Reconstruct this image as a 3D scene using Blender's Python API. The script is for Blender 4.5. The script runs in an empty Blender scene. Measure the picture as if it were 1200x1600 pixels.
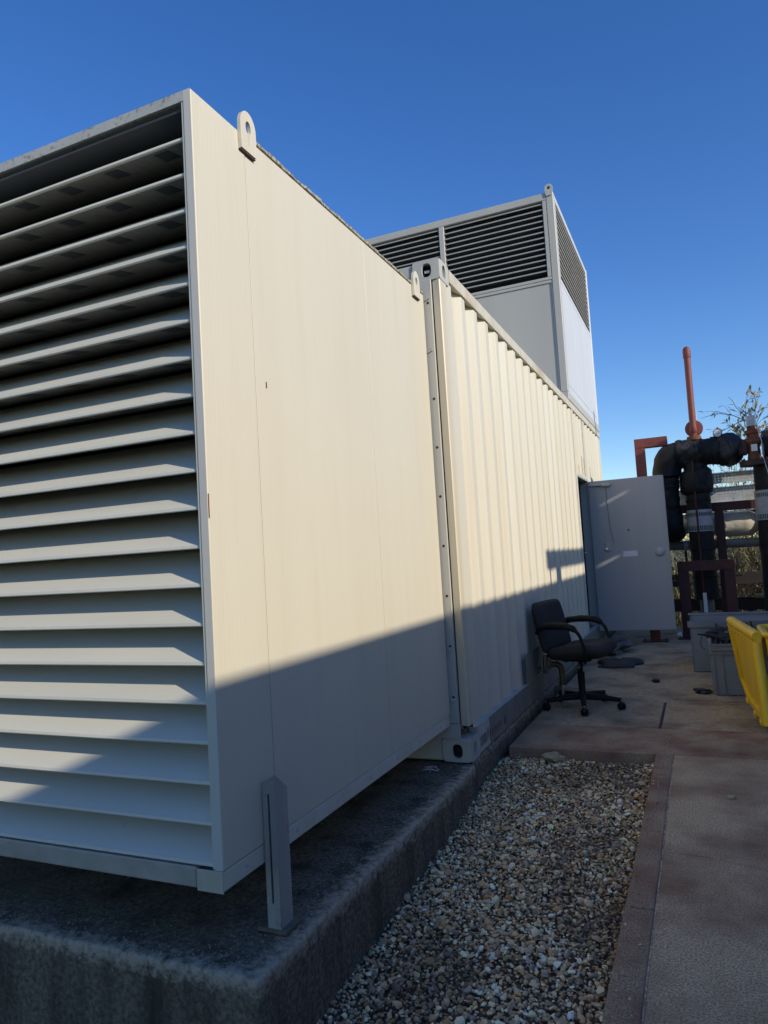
import bpy, bmesh, math, random
import numpy as np
from mathutils import Vector, Matrix, Quaternion, noise as mnoise

random.seed(7)
rng = np.random.default_rng(7)
SC = bpy.context.scene
COL = SC.collection

# ------------------------------------------------------------------ camera
EYE = 1.225                       # camera height above the paving, metres
F_PX = 1110.83                    # focal length in pixels of the 1200 x 1600 frame
RX = Vector((0.91222102, 0.08168065, 0.40147364))
RY = Vector((0.40536664, -0.03782326, -0.91337139))
RZ = Vector((-0.05941972, 0.9959406, -0.06761378))
cam_d = bpy.data.cameras.new('camera')
cam_d.sensor_fit = 'VERTICAL'
cam_d.sensor_height = 24.0
cam_d.lens = 24.0 * F_PX / 1600.0
cam_d.clip_start = 0.05
cam_d.clip_end = 2000
cam = bpy.data.objects.new('camera', cam_d)
COL.objects.link(cam)
mw = Matrix((RX.to_4d(), RY.to_4d(), RZ.to_4d(), (0, 0, 0, 1)))
for i in range(3):
    mw[i][3] = (0, 0, EYE)[i]
cam.matrix_world = mw
SC.camera = cam

# ------------------------------------------------------------------ sky and sun
SUN_TO = Vector((1.0, -0.36, 0.46)).normalized()      # towards the sun
SUN_EL = math.asin(SUN_TO.z)
SUN_AZ = math.atan2(SUN_TO.x, SUN_TO.y)
W = bpy.data.worlds.new('World')
SC.world = W
W.use_nodes = True
nt = W.node_tree
sky = nt.nodes.new('ShaderNodeTexSky')
sky.sky_type = 'NISHITA'
sky.sun_disc = False
sky.sun_elevation = SUN_EL
sky.sun_rotation = SUN_AZ
sky.altitude = 200
sky.air_density = 1.0
sky.dust_density = 0.25
sky.ozone_density = 3.0
hs = nt.nodes.new('ShaderNodeHueSaturation')         # one colour grade for the whole sky
hs.inputs['Saturation'].default_value = 1.27
hs.inputs['Hue'].default_value = 0.513
nt.links.new(sky.outputs[0], hs.inputs['Color'])
nt.links.new(hs.outputs[0], nt.nodes['Background'].inputs[0])
nt.nodes['Background'].inputs[1].default_value = 0.15
sun_d = bpy.data.lights.new('sun', 'SUN')
sun_d.energy = 3.6
sun_d.angle = math.radians(0.53)
sun_d.color = (1.0, 0.92, 0.77)
sun = bpy.data.objects.new('sun', sun_d)
COL.objects.link(sun)
sun.rotation_euler = (-SUN_TO).to_track_quat('-Z', 'Y').to_euler()
vs = SC.view_settings
vs.view_transform = 'Standard'
vs.look = 'None'
vs.exposure = 0.25
vs.gamma = 1.0
vs.use_curve_mapping = False


def ray(px, py):
    c = Vector((px - 600.0, -(py - 800.0), -F_PX))
    return Vector((RX.dot(c), RY.dot(c), RZ.dot(c)))


def at(px, py, y):
    """the point of the place at depth y metres that the photo shows at a pixel"""
    v = ray(px, py)
    v = v * (y / v.y)
    return Vector((v.x, v.y, v.z + EYE))


# ------------------------------------------------------------------ materials
MATS = {}


def mat(name, c1, c2=None, scale=6.0, rough=0.6, metal=0.0, bump=0.0, bscale=40.0, stretch=(1, 1, 1),
        detail=6.0, lo=0.35, hi=0.65, c3=None, s3=2.0, lo3=0.55, hi3=0.75, st3=(1, 1, 1), rvar=0.0, spec=0.5, wave=None):
    """two colours mixed by noise, an optional third as stains, bump for fine relief; all in world coordinates"""
    m = bpy.data.materials.new(name)
    m.use_nodes = True
    t = m.node_tree
    N, L = t.nodes, t.links
    b = N['Principled BSDF']
    b.inputs['Roughness'].default_value = rough
    b.inputs['Metallic'].default_value = metal
    b.inputs['Specular IOR Level'].default_value = spec
    geo = N.new('ShaderNodeNewGeometry')

    def coord(st):
        mp = N.new('ShaderNodeMapping')
        mp.inputs['Scale'].default_value = st
        L.new(geo.outputs['Position'], mp.inputs['Vector'])
        return mp.outputs[0]

    def nz(sc, st, det=detail, ro=0.6):
        n = N.new('ShaderNodeTexNoise')
        n.inputs['Scale'].default_value = sc
        n.inputs['Detail'].default_value = det
        n.inputs['Roughness'].default_value = ro
        L.new(coord(st), n.inputs['Vector'])
        return n.outputs['Fac']

    def ramp(src, a, c):
        r = N.new('ShaderNodeMapRange')
        r.inputs['From Min'].default_value = a
        r.inputs['From Max'].default_value = c
        r.clamp = True
        L.new(src, r.inputs['Value'])
        return r.outputs[0]

    def mix(f, a, c):
        x = N.new('ShaderNodeMix')
        x.data_type = 'RGBA'
        L.new(f, x.inputs['Factor'])
        for s, v in ((6, a), (7, c)):
            if isinstance(v, (tuple, list)):
                x.inputs[s].default_value = (*v, 1)
            else:
                L.new(v, x.inputs[s])
        return x.outputs[2]

    col = c1
    if c2 is not None:
        col = mix(ramp(nz(scale, stretch), lo, hi), c1, c2)
    if c3 is not None:
        col = mix(ramp(nz(s3, st3), lo3, hi3), col, c3)
    if isinstance(col, (tuple, list)):
        b.inputs['Base Color'].default_value = (*col, 1)
    else:
        L.new(col, b.inputs['Base Color'])
    if rvar:
        r = N.new('ShaderNodeMapRange')
        r.inputs['To Min'].default_value = max(0.02, rough - rvar)
        r.inputs['To Max'].default_value = min(1, rough + rvar)
        L.new(nz(scale * 1.7, stretch), r.inputs['Value'])
        L.new(r.outputs[0], b.inputs['Roughness'])
    hsrc = None
    if bump:
        hsrc = nz(bscale, (1, 1, 1), 5.0, 0.65)
        bp = N.new('ShaderNodeBump')
        bp.inputs['Strength'].default_value = 1.0
        bp.inputs['Distance'].default_value = bump
        L.new(hsrc, bp.inputs['Height'])
        last = bp
        if wave:
            wv = N.new('ShaderNodeTexWave')
            wv.wave_type = 'BANDS'
            wv.bands_direction = 'Y'
            wv.inputs['Scale'].default_value = wave[0]
            wv.inputs['Distortion'].default_value = 0.0
            L.new(geo.outputs['Position'], wv.inputs['Vector'])
            b2 = N.new('ShaderNodeBump')
            b2.inputs['Strength'].default_value = 1.0
            b2.inputs['Distance'].default_value = wave[1]
            L.new(wv.outputs['Fac'], b2.inputs['Height'])
            L.new(bp.outputs[0], b2.inputs['Normal'])
            last = b2
        L.new(last.outputs[0], b.inputs['Normal'])
    MATS[name] = m
    return m


VERT = (1, 1, 0.06)      # vertical streaks
CREAM = mat('cream_panel', (0.615, 0.56, 0.435), (0.60, 0.542, 0.418), 3.0, 0.42, 0, 0.0008, 5.0, VERT, c3=(0.575, 0.51, 0.375), s3=14.0, lo3=0.5, hi3=0.9, st3=VERT, rvar=0.06, wave=(14.0, 0.00014))
CREAM2 = mat('cream_steel', (0.62, 0.58, 0.475), (0.585, 0.53, 0.41), 7.0, 0.45, 0, 0.0010, 8.0, (1, 1, 0.03), c3=(0.50, 0.385, 0.21), s3=4.0, lo3=0.55, hi3=0.85, st3=(1, 1, 0.03), rvar=0.06)
RUSTRAIL = mat('weathered_rail', (0.58, 0.54, 0.44), (0.50, 0.45, 0.34), 8.0, 0.5, 0, 0.001, 20, (1, 1, 1), c3=(0.40, 0.28, 0.13), s3=1.6, lo3=0.52, hi3=0.80)
JAMB = mat('jamb_paint', (0.60, 0.57, 0.50), (0.56, 0.53, 0.465), 6.0, 0.45, 0, 0.0005, 25, VERT)
BRACKET = mat('bracket_grey', (0.38, 0.36, 0.31), (0.32, 0.30, 0.255), 14, 0.55, 0, 0.0008, 40, VERT, c3=(0.17, 0.12, 0.075), s3=16, lo3=0.62, hi3=0.8)
SILL = mat('dusty_sill', (0.45, 0.40, 0.32), (0.36, 0.315, 0.245), 9, 0.6, 0, 0.0008, 40)
GREYPOST = mat('grey_steel', (0.49, 0.475, 0.42), (0.44, 0.425, 0.375), 6.0, 0.5, 0, 0.0006, 25, VERT)
TBLADE = mat('shaded_tower_blade', (0.34, 0.33, 0.30), (0.30, 0.29, 0.265), 6, 0.55)  # blades darkened all over: the shade of their undersides is in the colour
SLAT = mat('louvre_paint', (0.66, 0.625, 0.515), (0.60, 0.57, 0.47), 5.0, 0.5, 0, 0.0004, 30, (0.2, 1, 1), c3=(0.36, 0.35, 0.31), s3=14, lo3=0.66, hi3=0.9, rvar=0.05)
PERF = mat('perforated_lining', (0.20, 0.185, 0.165), (0.14, 0.13, 0.118), 90, 0.7, stretch=(1, 0.05, 1))
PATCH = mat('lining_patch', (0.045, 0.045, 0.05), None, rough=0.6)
DARK = mat('dark_interior', (0.03, 0.032, 0.035), (0.02, 0.02, 0.022), 5, 0.8)
LICHEN = mat('lichen_edge', (0.42, 0.39, 0.31), (0.16, 0.14, 0.11), 60, 0.9, 0, 0.004, 90, lo=0.42, hi=0.60, c3=(0.50, 0.46, 0.30), s3=25, lo3=0.58, hi3=0.68)
DIRTRAIL = mat('dirty_bottom_rail', (0.25, 0.24, 0.20), (0.19, 0.18, 0.145), 5, 0.7, 0, 0.001, 30, c3=(0.16, 0.12, 0.08), s3=2.2)
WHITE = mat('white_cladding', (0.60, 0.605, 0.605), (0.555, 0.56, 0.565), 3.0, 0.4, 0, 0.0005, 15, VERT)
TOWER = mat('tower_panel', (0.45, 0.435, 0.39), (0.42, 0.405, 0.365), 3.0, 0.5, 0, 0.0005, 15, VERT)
CONC = mat('plinth_concrete', (0.29, 0.23, 0.16), (0.115, 0.09, 0.063), 60.0, 0.95, 0, 0.006, 190, lo=0.36, hi=0.64, detail=10.0, c3=(0.065, 0.053, 0.038), s3=5.0, lo3=0.46, hi3=0.70, st3=(1.3, 1.3, 0.22), spec=0.2)
CONC2 = mat('slab_concrete', (0.48, 0.385, 0.26), (0.29, 0.228, 0.152), 30.0, 0.95, 0, 0.004, 130, lo=0.32, hi=0.68, detail=11.0, c3=(0.19, 0.148, 0.10), s3=2.6, lo3=0.45, hi3=0.66, spec=0.2)
PATH = mat('path_concrete', (0.74, 0.585, 0.39), (0.23, 0.172, 0.11), 150.0, 0.95, 0, 0.004, 240, lo=0.36, hi=0.64, detail=9.0, c3=(0.22, 0.135, 0.086), s3=2.4, lo3=0.40, hi3=0.72, spec=0.2)
EDGE = mat('edging_concrete', (0.56, 0.42, 0.275), (0.20, 0.142, 0.092), 140.0, 0.95, 0, 0.004, 220, detail=9.0, c3=(0.215, 0.115, 0.074), s3=3.4, lo3=0.38, hi3=0.68, spec=0.2)
JOINT = mat('joint_mortar', (0.48, 0.40, 0.31), (0.20, 0.155, 0.115), 40, 0.9, lo=0.4, hi=0.6)


def worn_edges(m, x_edge, y_edge, col):
    """the rubbed arris of the cast block: bare pale aggregate along its top edges, broken up by noise"""
    t = m.node_tree
    N, L = t.nodes, t.links
    b = N['Principled BSDF']
    old = b.inputs['Base Color'].links[0].from_socket
    geo = N.new('ShaderNodeNewGeometry')
    sp = N.new('ShaderNodeSeparateXYZ')
    L.new(geo.outputs['Position'], sp.inputs[0])

    def mr(src, a, c):
        r = N.new('ShaderNodeMapRange')
        r.inputs['From Min'].default_value = a
        r.inputs['From Max'].default_value = c
        L.new(src, r.inputs['Value'])
        return r.outputs[0]

    def op(k, a, c):
        n = N.new('ShaderNodeMath')
        n.operation = k
        for q, v in ((0, a), (1, c)):
            if isinstance(v, (int, float)):
                n.inputs[q].default_value = v
            else:
                L.new(v, n.inputs[q])
        return n.outputs[0]
    ex = mr(sp.outputs[0], x_edge - 0.11, x_edge)
    ey = mr(sp.outputs[1], y_edge + 0.11, y_edge)
    ez = mr(sp.outputs[2], -0.015, 0.05)
    e = op('MULTIPLY', op('MAXIMUM', ex, ey), ez)
    nz = N.new('ShaderNodeTexNoise')
    nz.inputs['Scale'].default_value = 34
    nz.inputs['Detail'].default_value = 9
    nz.inputs['Roughness'].default_value = 0.7
    L.new(geo.outputs['Position'], nz.inputs['Vector'])
    f = mr(op('ADD', op('MULTIPLY', e, 0.30), nz.outputs['Fac']), 0.62, 0.82)
    mx = N.new('ShaderNodeMix')
    mx.data_type = 'RGBA'
    L.new(f, mx.inputs['Factor'])
    L.new(old, mx.inputs[6])
    mx.inputs[7].default_value = (*col, 1)
    L.new(mx.outputs[2], b.inputs['Base Color'])


worn_edges(CONC, -1.235, 1.735, (0.50, 0.41, 0.295))
SOIL = mat('soil', (0.16, 0.12, 0.08), (0.09, 0.07, 0.05), 20, 0.95, 0, 0.008, 60)
GROUND = mat('field_ground', (0.16, 0.14, 0.06), (0.10, 0.10, 0.04), 1.3, 0.95, 0, 0.02, 20)
DOORG = mat('door_grey', (0.45, 0.435, 0.41), (0.41, 0.40, 0.38), 4, 0.5, 0, 0.0004, 20, VERT)
BLACKLAG = mat('black_lagging', (0.012, 0.0125, 0.013), (0.020, 0.020, 0.020), 12, 0.6, 0, 0.010, 18, c3=(0.06, 0.057, 0.05), s3=5, lo3=0.66, hi3=0.85, spec=0.25)
LAGSHEET = mat('lagging_sheet', (0.030, 0.029, 0.028), (0.018, 0.018, 0.018), 9, 0.45, 0, 0.03, 9, spec=0.35)
BAND = mat('white_band', (0.42, 0.42, 0.41), (0.36, 0.36, 0.35), 20, 0.6, 0, 0.001, 60)
BLACK = mat('black_print', (0.02, 0.02, 0.022), None, rough=0.6)
REDPIPE = mat('red_oxide_paint', (0.21, 0.05, 0.04), (0.16, 0.04, 0.032), 12, 0.6, 0, 0.0015, 50, c3=(0.22, 0.09, 0.05), s3=9, lo3=0.62, hi3=0.8)
REDSTEEL = mat('red_steel_frame', (0.085, 0.022, 0.020), (0.06, 0.017, 0.016), 6, 0.65, 0, 0.001, 40, c3=(0.04, 0.016, 0.014), s3=5)
RUST = mat('rusted_iron', (0.24, 0.085, 0.03), (0.11, 0.045, 0.025), 25, 0.8, 0.1, 0.003, 70)
RUSTDK = mat('dark_rusted_iron', (0.09, 0.045, 0.03), (0.05, 0.03, 0.025), 25, 0.8, 0.1, 0.003, 70)
GALV = mat('galvanised_steel', (0.52, 0.53, 0.54), (0.42, 0.43, 0.44), 14, 0.5, 0.15, 0.0006, 60)
ZINCBOX = mat('grey_trough_steel', (0.25, 0.26, 0.265), (0.21, 0.22, 0.225), 6, 0.35, 0.35, 0.0006, 30)
CRATE = mat('grey_crate_plastic', (0.24, 0.25, 0.26), (0.21, 0.22, 0.23), 6, 0.5, 0, 0.0005, 60)
YELLOW = mat('yellow_plastic', (0.84, 0.55, 0.016), (0.78, 0.49, 0.014), 5, 0.38, 0, 0.0012, 25, c3=(0.55, 0.32, 0.02), s3=4, lo3=0.6, hi3=0.8, rvar=0.08)
FABRIC = mat('charcoal_fabric', (0.045, 0.040, 0.038), (0.033, 0.030, 0.028), 60, 0.95, 0, 0.002, 300, spec=0.2)
PLASTIC = mat('black_plastic', (0.014, 0.013, 0.012), (0.018, 0.017, 0.015), 8, 0.6, 0, 0.0004, 60, spec=0.15)
CHROME = mat('worn_chrome', (0.55, 0.55, 0.55), None, rough=0.28, metal=0.9)
CREAMLAG = mat('cream_lagging', (0.62, 0.55, 0.43), (0.55, 0.48, 0.37), 8, 0.7, 0, 0.008, 12)
PIPEG = mat('grey_pipe', (0.22, 0.21, 0.19), (0.16, 0.15, 0.135), 12, 0.6, 0, 0.001, 50)
TIMBER = mat('dark_timber', (0.05, 0.035, 0.03), (0.03, 0.024, 0.022), 10, 0.85, 0, 0.003, 40)
DIAL = mat('dial_white', (0.60, 0.60, 0.57), None, rough=0.3)
LABELW = mat('label_white', (0.84, 0.83, 0.80), (0.74, 0.73, 0.71), 90, 0.5)
BAGM = mat('black_rubber', (0.018, 0.019, 0.021), (0.03, 0.03, 0.032), 14, 0.6, 0, 0.004, 20)
REDPRINT = mat('red_print', (0.16, 0.05, 0.045), (0.20, 0.12, 0.11), 80, 0.7)
NAVYPRINT = mat('dark_print', (0.05, 0.05, 0.07), (0.12, 0.12, 0.13), 80, 0.7)
TWIG = mat('twig_bark', (0.10, 0.075, 0.05), (0.06, 0.047, 0.035), 10, 0.9)
STRAW = mat('dry_stem', (0.42, 0.34, 0.16), (0.30, 0.25, 0.11), 14, 0.85)
LEAFG = mat('leaf_green', (0.12, 0.12, 0.045), (0.085, 0.10, 0.03), 8, 0.5)
LEAFY = mat('leaf_pale', (0.44, 0.40, 0.27), (0.24, 0.23, 0.13), 9, 0.5)
IVY = mat('ivy_leaf', (0.035, 0.055, 0.018), (0.055, 0.07, 0.022), 9, 0.45)
RENDER = mat('render_wall', (0.40, 0.38, 0.34), (0.34, 0.32, 0.29), 2, 0.9)
STONE = mat('pale_rock', (0.44, 0.37, 0.22), (0.32, 0.26, 0.15), 18, 0.9, 0, 0.004, 60)


# ------------------------------------------------------------------ mesh helpers
class MB:
    def __init__(self):
        self.v, self.f = [], []

    def add(self, verts, faces):
        o = len(self.v)
        self.v += [Vector(p) for p in verts]
        self.f += [tuple(i + o for i in fc) for fc in faces]
        return self

    def box(self, lo, hi, bev=0.0, rot=None, seg=1):
        lo, hi = Vector(lo), Vector(hi)
        c, s = (lo + hi) / 2, hi - lo
        bm = bmesh.new()
        bmesh.ops.create_cube(bm, size=1.0)
        for vt in bm.verts:
            vt.co = Vector((vt.co.x * s.x, vt.co.y * s.y, vt.co.z * s.z))
        if bev:
            b = min(bev, 0.45 * min(abs(s.x), abs(s.y), abs(s.z)))
            bmesh.ops.bevel(bm, geom=list(bm.edges), offset=b, segments=seg, affect='EDGES', profile=0.6)
        bm.verts.index_update()
        vv = [(rot @ vt.co if rot else vt.co) + c for vt in bm.verts]
        ff = [tuple(x.index for x in fc.verts) for fc in bm.faces]
        bm.free()
        return self.add(vv, ff)

    def prism(self, poly, axis, a, b):
        """poly: 2-D points in the two other axes (cyclic order), extruded along axis from a to b"""
        n = len(poly)

        def p3(p, w):
            return {'x': (w, p[0], p[1]), 'y': (p[0], w, p[1]), 'z': (p[0], p[1], w)}[axis]
        vv = [p3(p, a) for p in poly] + [p3(p, b) for p in poly]
        ff = [tuple(range(n)), tuple(range(2 * n - 1, n - 1, -1))]
        ff += [(i, i + n, (i + 1) % n + n, (i + 1) % n) for i in range(n)]
        return self.add(vv, ff)

    def tube(self, path, r, n=12, caps=True):
        path = [Vector(p) for p in path]
        k = len(path)
        rs = r if isinstance(r, (list, tuple)) else [r] * k
        tans = []
        for i in range(k):
            a = path[max(0, i - 1)]
            b = path[min(k - 1, i + 1)]
            tans.append((b - a).normalized())
        t0 = tans[0]
        ref = Vector((0, 0, 1)) if abs(t0.z) < 0.9 else Vector((1, 0, 0))
        u = t0.cross(ref).normalized()
        vv, ff = [], []
        for i in range(k):
            t = tans[i]
            u = (u - t * u.dot(t)).normalized()
            w = t.cross(u)
            for j in range(n):
                a = 2 * math.pi * j / n
                vv.append(path[i] + (u * math.cos(a) + w * math.sin(a)) * rs[i])
        for i in range(k - 1):
            for j in range(n):
                q = (j + 1) % n
                ff.append((i * n + j, i * n + q, (i + 1) * n + q, (i + 1) * n + j))
        if caps:
            ff.append(tuple(range(n - 1, -1, -1)))
            ff.append(tuple((k - 1) * n + j for j in range(n)))
        return self.add(vv, ff)

    def lathe(self, prof, o, axis, n=20):
        """prof: (radius, height along axis)"""
        o, ax = Vector(o), Vector(axis).normalized()
        path = [o + ax * h for _, h in prof]
        ref = Vector((0, 0, 1)) if abs(ax.z) < 0.9 else Vector((1, 0, 0))
        u = ax.cross(ref).normalized()
        w = ax.cross(u)
        vv, ff = [], []
        k = len(prof)
        for i in range(k):
            for j in range(n):
                a = 2 * math.pi * j / n
                vv.append(path[i] + (u * math.cos(a) + w * math.sin(a)) * max(prof[i][0], 1e-4))
        for i in range(k - 1):
            for j in range(n):
                q = (j + 1) % n
                ff.append((i * n + j, i * n + q, (i + 1) * n + q, (i + 1) * n + j))
        ff.append(tuple(range(n - 1, -1, -1)))
        ff.append(tuple((k - 1) * n + j for j in range(n)))
        return self.add(vv, ff)

    def ringplate(self, outer, hole, axis, a, b):
        """plate with a hole; outer and hole: equal counts of 2-D points"""
        n = len(outer)

        def p3(p, w):
            return {'x': (w, p[0], p[1]), 'y': (p[0], w, p[1]), 'z': (p[0], p[1], w)}[axis]
        vv = [p3(p, a) for p in outer] + [p3(p, a) for p in hole] + [p3(p, b) for p in outer] + [p3(p, b) for p in hole]
        ff = []
        for i in range(n):
            j = (i + 1) % n
            ff += [(i, j, n + j, n + i), (2 * n + i, 3 * n + i, 3 * n + j, 2 * n + j),
                   (i, 2 * n + i, 2 * n + j, j), (n + i, n + j, 3 * n + j, 3 * n + i)]
        return self.add(vv, ff)

    def build(self, name, m, parent=None, smooth=None, warp=None):
        me = bpy.data.meshes.new(name)
        base = parent_loc(parent)
        me.from_pydata([tuple((warp(p) if warp else p) - base) for p in self.v], [], self.f)
        me.update()
        bm = bmesh.new()
        bm.from_mesh(me)
        bmesh.ops.recalc_face_normals(bm, faces=bm.faces)
        bm.to_mesh(me)
        bm.free()
        if smooth:
            me.polygons.foreach_set('use_smooth', [True] * len(me.polygons))
            me.set_sharp_from_angle(angle=math.radians(smooth))
        me.materials.append(m)
        return link(name, me, parent)


def parent_loc(p):
    v = Vector((0, 0, 0))
    while p is not None:
        v += p.location
        p = p.parent
    return v


def link(name, data, parent=None):
    o = bpy.data.objects.new(name, data)
    COL.objects.link(o)
    if parent is not None:
        o.parent = parent
    return o


def tag(o, label=None, cat=None, group=None, kind=None):
    if label:
        o['label'] = label
    if cat:
        o['category'] = cat
    if group:
        o['group'] = group
    if kind:
        o['kind'] = kind
    return o


def thing(name, loc, label, cat, group=None):
    o = link(name, None)
    o.location = loc
    return tag(o, label, cat, group)


def repeat(o, dv, parent):
    """one more of a part, sharing its mesh"""
    c = o.copy()
    COL.objects.link(c)
    c.parent = parent
    c.location = o.location + Vector(dv)
    return c


def bx(name, lo, hi, m, parent=None, bev=0.004, smooth=None, seg=1):
    return MB().box(lo, hi, bev, seg=seg).build(name, m, parent, smooth)


def arc(c, r, a0, a1, n):
    return [(c[0] + r * math.cos(a0 + (a1 - a0) * i / n), c[1] + r * math.sin(a0 + (a1 - a0) * i / n)) for i in range(n + 1)]


def bend(p0, p1, p2, r, n=6):
    """points of a rounded corner at p1"""
    p0, p1, p2 = Vector(p0), Vector(p1), Vector(p2)
    a = (p0 - p1).normalized() * r
    b = (p2 - p1).normalized() * r
    out = []
    for i in range(n + 1):
        t = i / n
        out.append((p1 + a) * (1 - t) ** 2 + p1 * 2 * t * (1 - t) + (p1 + b) * t * t)
    return out


# ------------------------------------------------------------------ ground
def grid_mesh(name, x0, x1, y0, y1, nx, ny, zf, m):
    xs = np.linspace(x0, x1, nx + 1)
    ys = np.linspace(y0, y1, ny + 1)
    vv = [(x, y, zf(x, y)) for y in ys for x in xs]
    ff = [(j * (nx + 1) + i, j * (nx + 1) + i + 1, (j + 1) * (nx + 1) + i + 1, (j + 1) * (nx + 1) + i) for j in range(ny) for i in range(nx)]
    return MB().add(vv, ff).build(name, m, None, 40)


tag(MB().add([(-900, -900, -0.42), (900, -900, -0.42), (900, 900, -0.42), (-900, 900, -0.42)], [(0, 1, 2, 3)]).build('ground', GROUND), kind='structure')

GX0, GX1, GY0, GY1 = -1.25, -0.335, 0.5, 4.50


def gz(x, y):
    t = (GY1 - y) / (GY1 - 1.9)
    return -0.055 - 0.17 * min(max(t, 0), 1.3) + 0.05 * min(max((x - GX0) / (GX1 - GX0), 0), 1) * min(max(t, 0), 1)


tag(grid_mesh('gravel_bed', GX0 - 0.3, GX1 + 0.02, GY0, GY1 + 0.1, 10, 30, lambda x, y: gz(x, y) - 0.03, SOIL), kind='structure')


def slab(name, x0, x1, y0, y1, z0, z1, m, edge=0.008, amp=0.002, step=0.12):
    """a concrete slab with slightly worn arrises and an uneven top"""
    bm = bmesh.new()
    bmesh.ops.create_cube(bm, size=1)
    for v in bm.verts:
        v.co = Vector(((x0 + x1) / 2 + v.co.x * (x1 - x0), (y0 + y1) / 2 + v.co.y * (y1 - y0), (z0 + z1) / 2 + v.co.z * (z1 - z0)))
    bmesh.ops.bevel(bm, geom=list(bm.edges), offset=edge, segments=3, affect='EDGES', profile=0.5)
    for ax, a, b in ((0, x0, x1), (1, y0, y1), (2, z0, z1)):
        n = int((b - a) / step)
        for i in range(1, n):
            p = Vector((0, 0, 0))
            p[ax] = a + (b - a) * i / n
            nn = Vector((0, 0, 0))
            nn[ax] = 1
            bmesh.ops.bisect_plane(bm, geom=list(bm.verts) + list(bm.edges) + list(bm.faces), plane_co=p, plane_no=nn)
    for v in bm.verts:
        nvec = mnoise.noise_vector(v.co * 7.0) * 0.45 + mnoise.noise_vector(v.co * 37.0) * 0.55
        v.co += nvec * amp
    me = bpy.data.meshes.new(name)
    bm.to_mesh(me)
    bm.free()
    me.polygons.foreach_set('use_smooth', [True] * len(me.polygons))
    me.set_sharp_from_angle(angle=math.radians(50))
    me.materials.append(m)
    return link(name, me)


# the paved yard: path beside the gravel, an edging strip along it, the yard slabs beyond
tag(slab('path', -0.2340, 3.1, -4.0, 4.50, -0.4, 0.0, PATH, 0.006, 0.0015, 0.35), kind='structure')
ed = link('path_edging', None)
tag(ed, kind='structure')
for a, b in ((0.3, 1.55), (1.555, 2.60), (2.606, 4.495)):
    o = slab('edging_slab', -0.335, -0.2385, a, b, -0.4, 0.001, EDGE, 0.007, 0.0025, 0.08)
    o.parent = ed
o = slab('mortar_joint', -0.2390, -0.2330, 0.3, 4.49, -0.2, -0.0025, JOINT, 0.002, 0.002, 0.2)
o.parent = ed
yard = link('yard_paving', None)
tag(yard, kind='structure')
for (x0, x1, y0, y1, m) in ((-1.215, 3.1, 4.506, 5.13, EDGE),
                            (-1.215, -0.352, 5.135, 5.985, CONC2), (-0.334, 3.1, 5.135, 5.985, CONC2),
                            (-1.215, 0.75, 5.99, 8.30, CONC2), (0.755, 3.1, 5.99, 8.30, CONC2), (-1.215, 3.1, 8.306, 11.4, CONC2)):
    o = slab('paving_slab', x0, x1, y0, y1, -0.4, 0.0 + random.uniform(-0.002, 0.002), m, 0.007, 0.002, 0.16)
    o.parent = yard
o = slab('mortar_joint', -1.2, 3.0, 5.983, 5.994, -0.2, 0.0005, JOINT, 0.001, 0.004, 0.04)
o.parent = yard
o = slab('mortar_joint', -1.2, 3.0, 5.128, 5.136, -0.2, -0.008, JOINT, 0.001, 0.002, 0.2)
o.parent = yard
bx('joint_gap', (-0.353, 5.136, -0.4), (-0.3345, 5.982, -0.006), DARK, yard, 0)



def crack(p0, p1, w, m, par, amp=0.02, n=22, z=0.0012, name='crack'):
    """a thin wandering line let into the paving"""
    p0, p1 = Vector((*p0, z)), Vector((*p1, z))
    d = (p1 - p0).normalized()
    s_ = Vector((-d.y, d.x, 0))
    vv = []
    for i in range(n + 1):
        t = i / n
        c = p0.lerp(p1, t) + s_ * amp * (mnoise.noise(Vector((t * 6 + p0.x * 9, p0.y * 7, 0))) + 0.4 * mnoise.noise(Vector((t * 25, p0.y, 3))))
        ww = w * random.uniform(0.3, 1.0)
        vv += [c - s_ * ww, c + s_ * ww]
    return MB().add(vv, [(2 * i, 2 * i + 1, 2 * i + 3, 2 * i + 2) for i in range(n)]).build(name, m, par)


for (a_, b_, w_, am) in (((-1.15, 4.70), (-0.30, 4.56), 0.003, 0.02), ((-0.30, 4.52), (-0.25, 4.95), 0.0025, 0.03), ((-0.28, 4.47), (-0.30, 3.4), 0.002, 0.02), ((0.1, 6.4), (0.9, 7.2), 0.002, 0.04), ((-1.1, 7.0), (-0.2, 6.7), 0.002, 0.05)):
    crack(a_, b_, w_, JOINT, yard, am, z=0.0046, name='scrape_mark')
for (a_, b_, w_) in (((-0.23, 3.10), (1.2, 2.75), 0.002), ((-1.2, 5.55), (-0.4, 5.42), 0.002)):
    crack(a_, b_, w_, DARK, yard, 0.03, z=0.0046)

# ------------------------------------------------------------------ concrete plinths
p1 = slab('concrete_plinth', -3.9, -1.232, 1.735, 3.852, -0.45, 0.066, CONC, 0.012, 0.0045, 0.022)
tag(p1, 'stained dark concrete plinth under the louvred unit, nearest the camera', 'plinth')
p2 = slab('concrete_plinth', -3.9, -1.262, 3.862, 11.3, -0.45, 0.060, CONC, 0.02, 0.004, 0.10)
tag(p2, 'long low concrete plinth running beneath the corrugated container', 'plinth')


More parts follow.
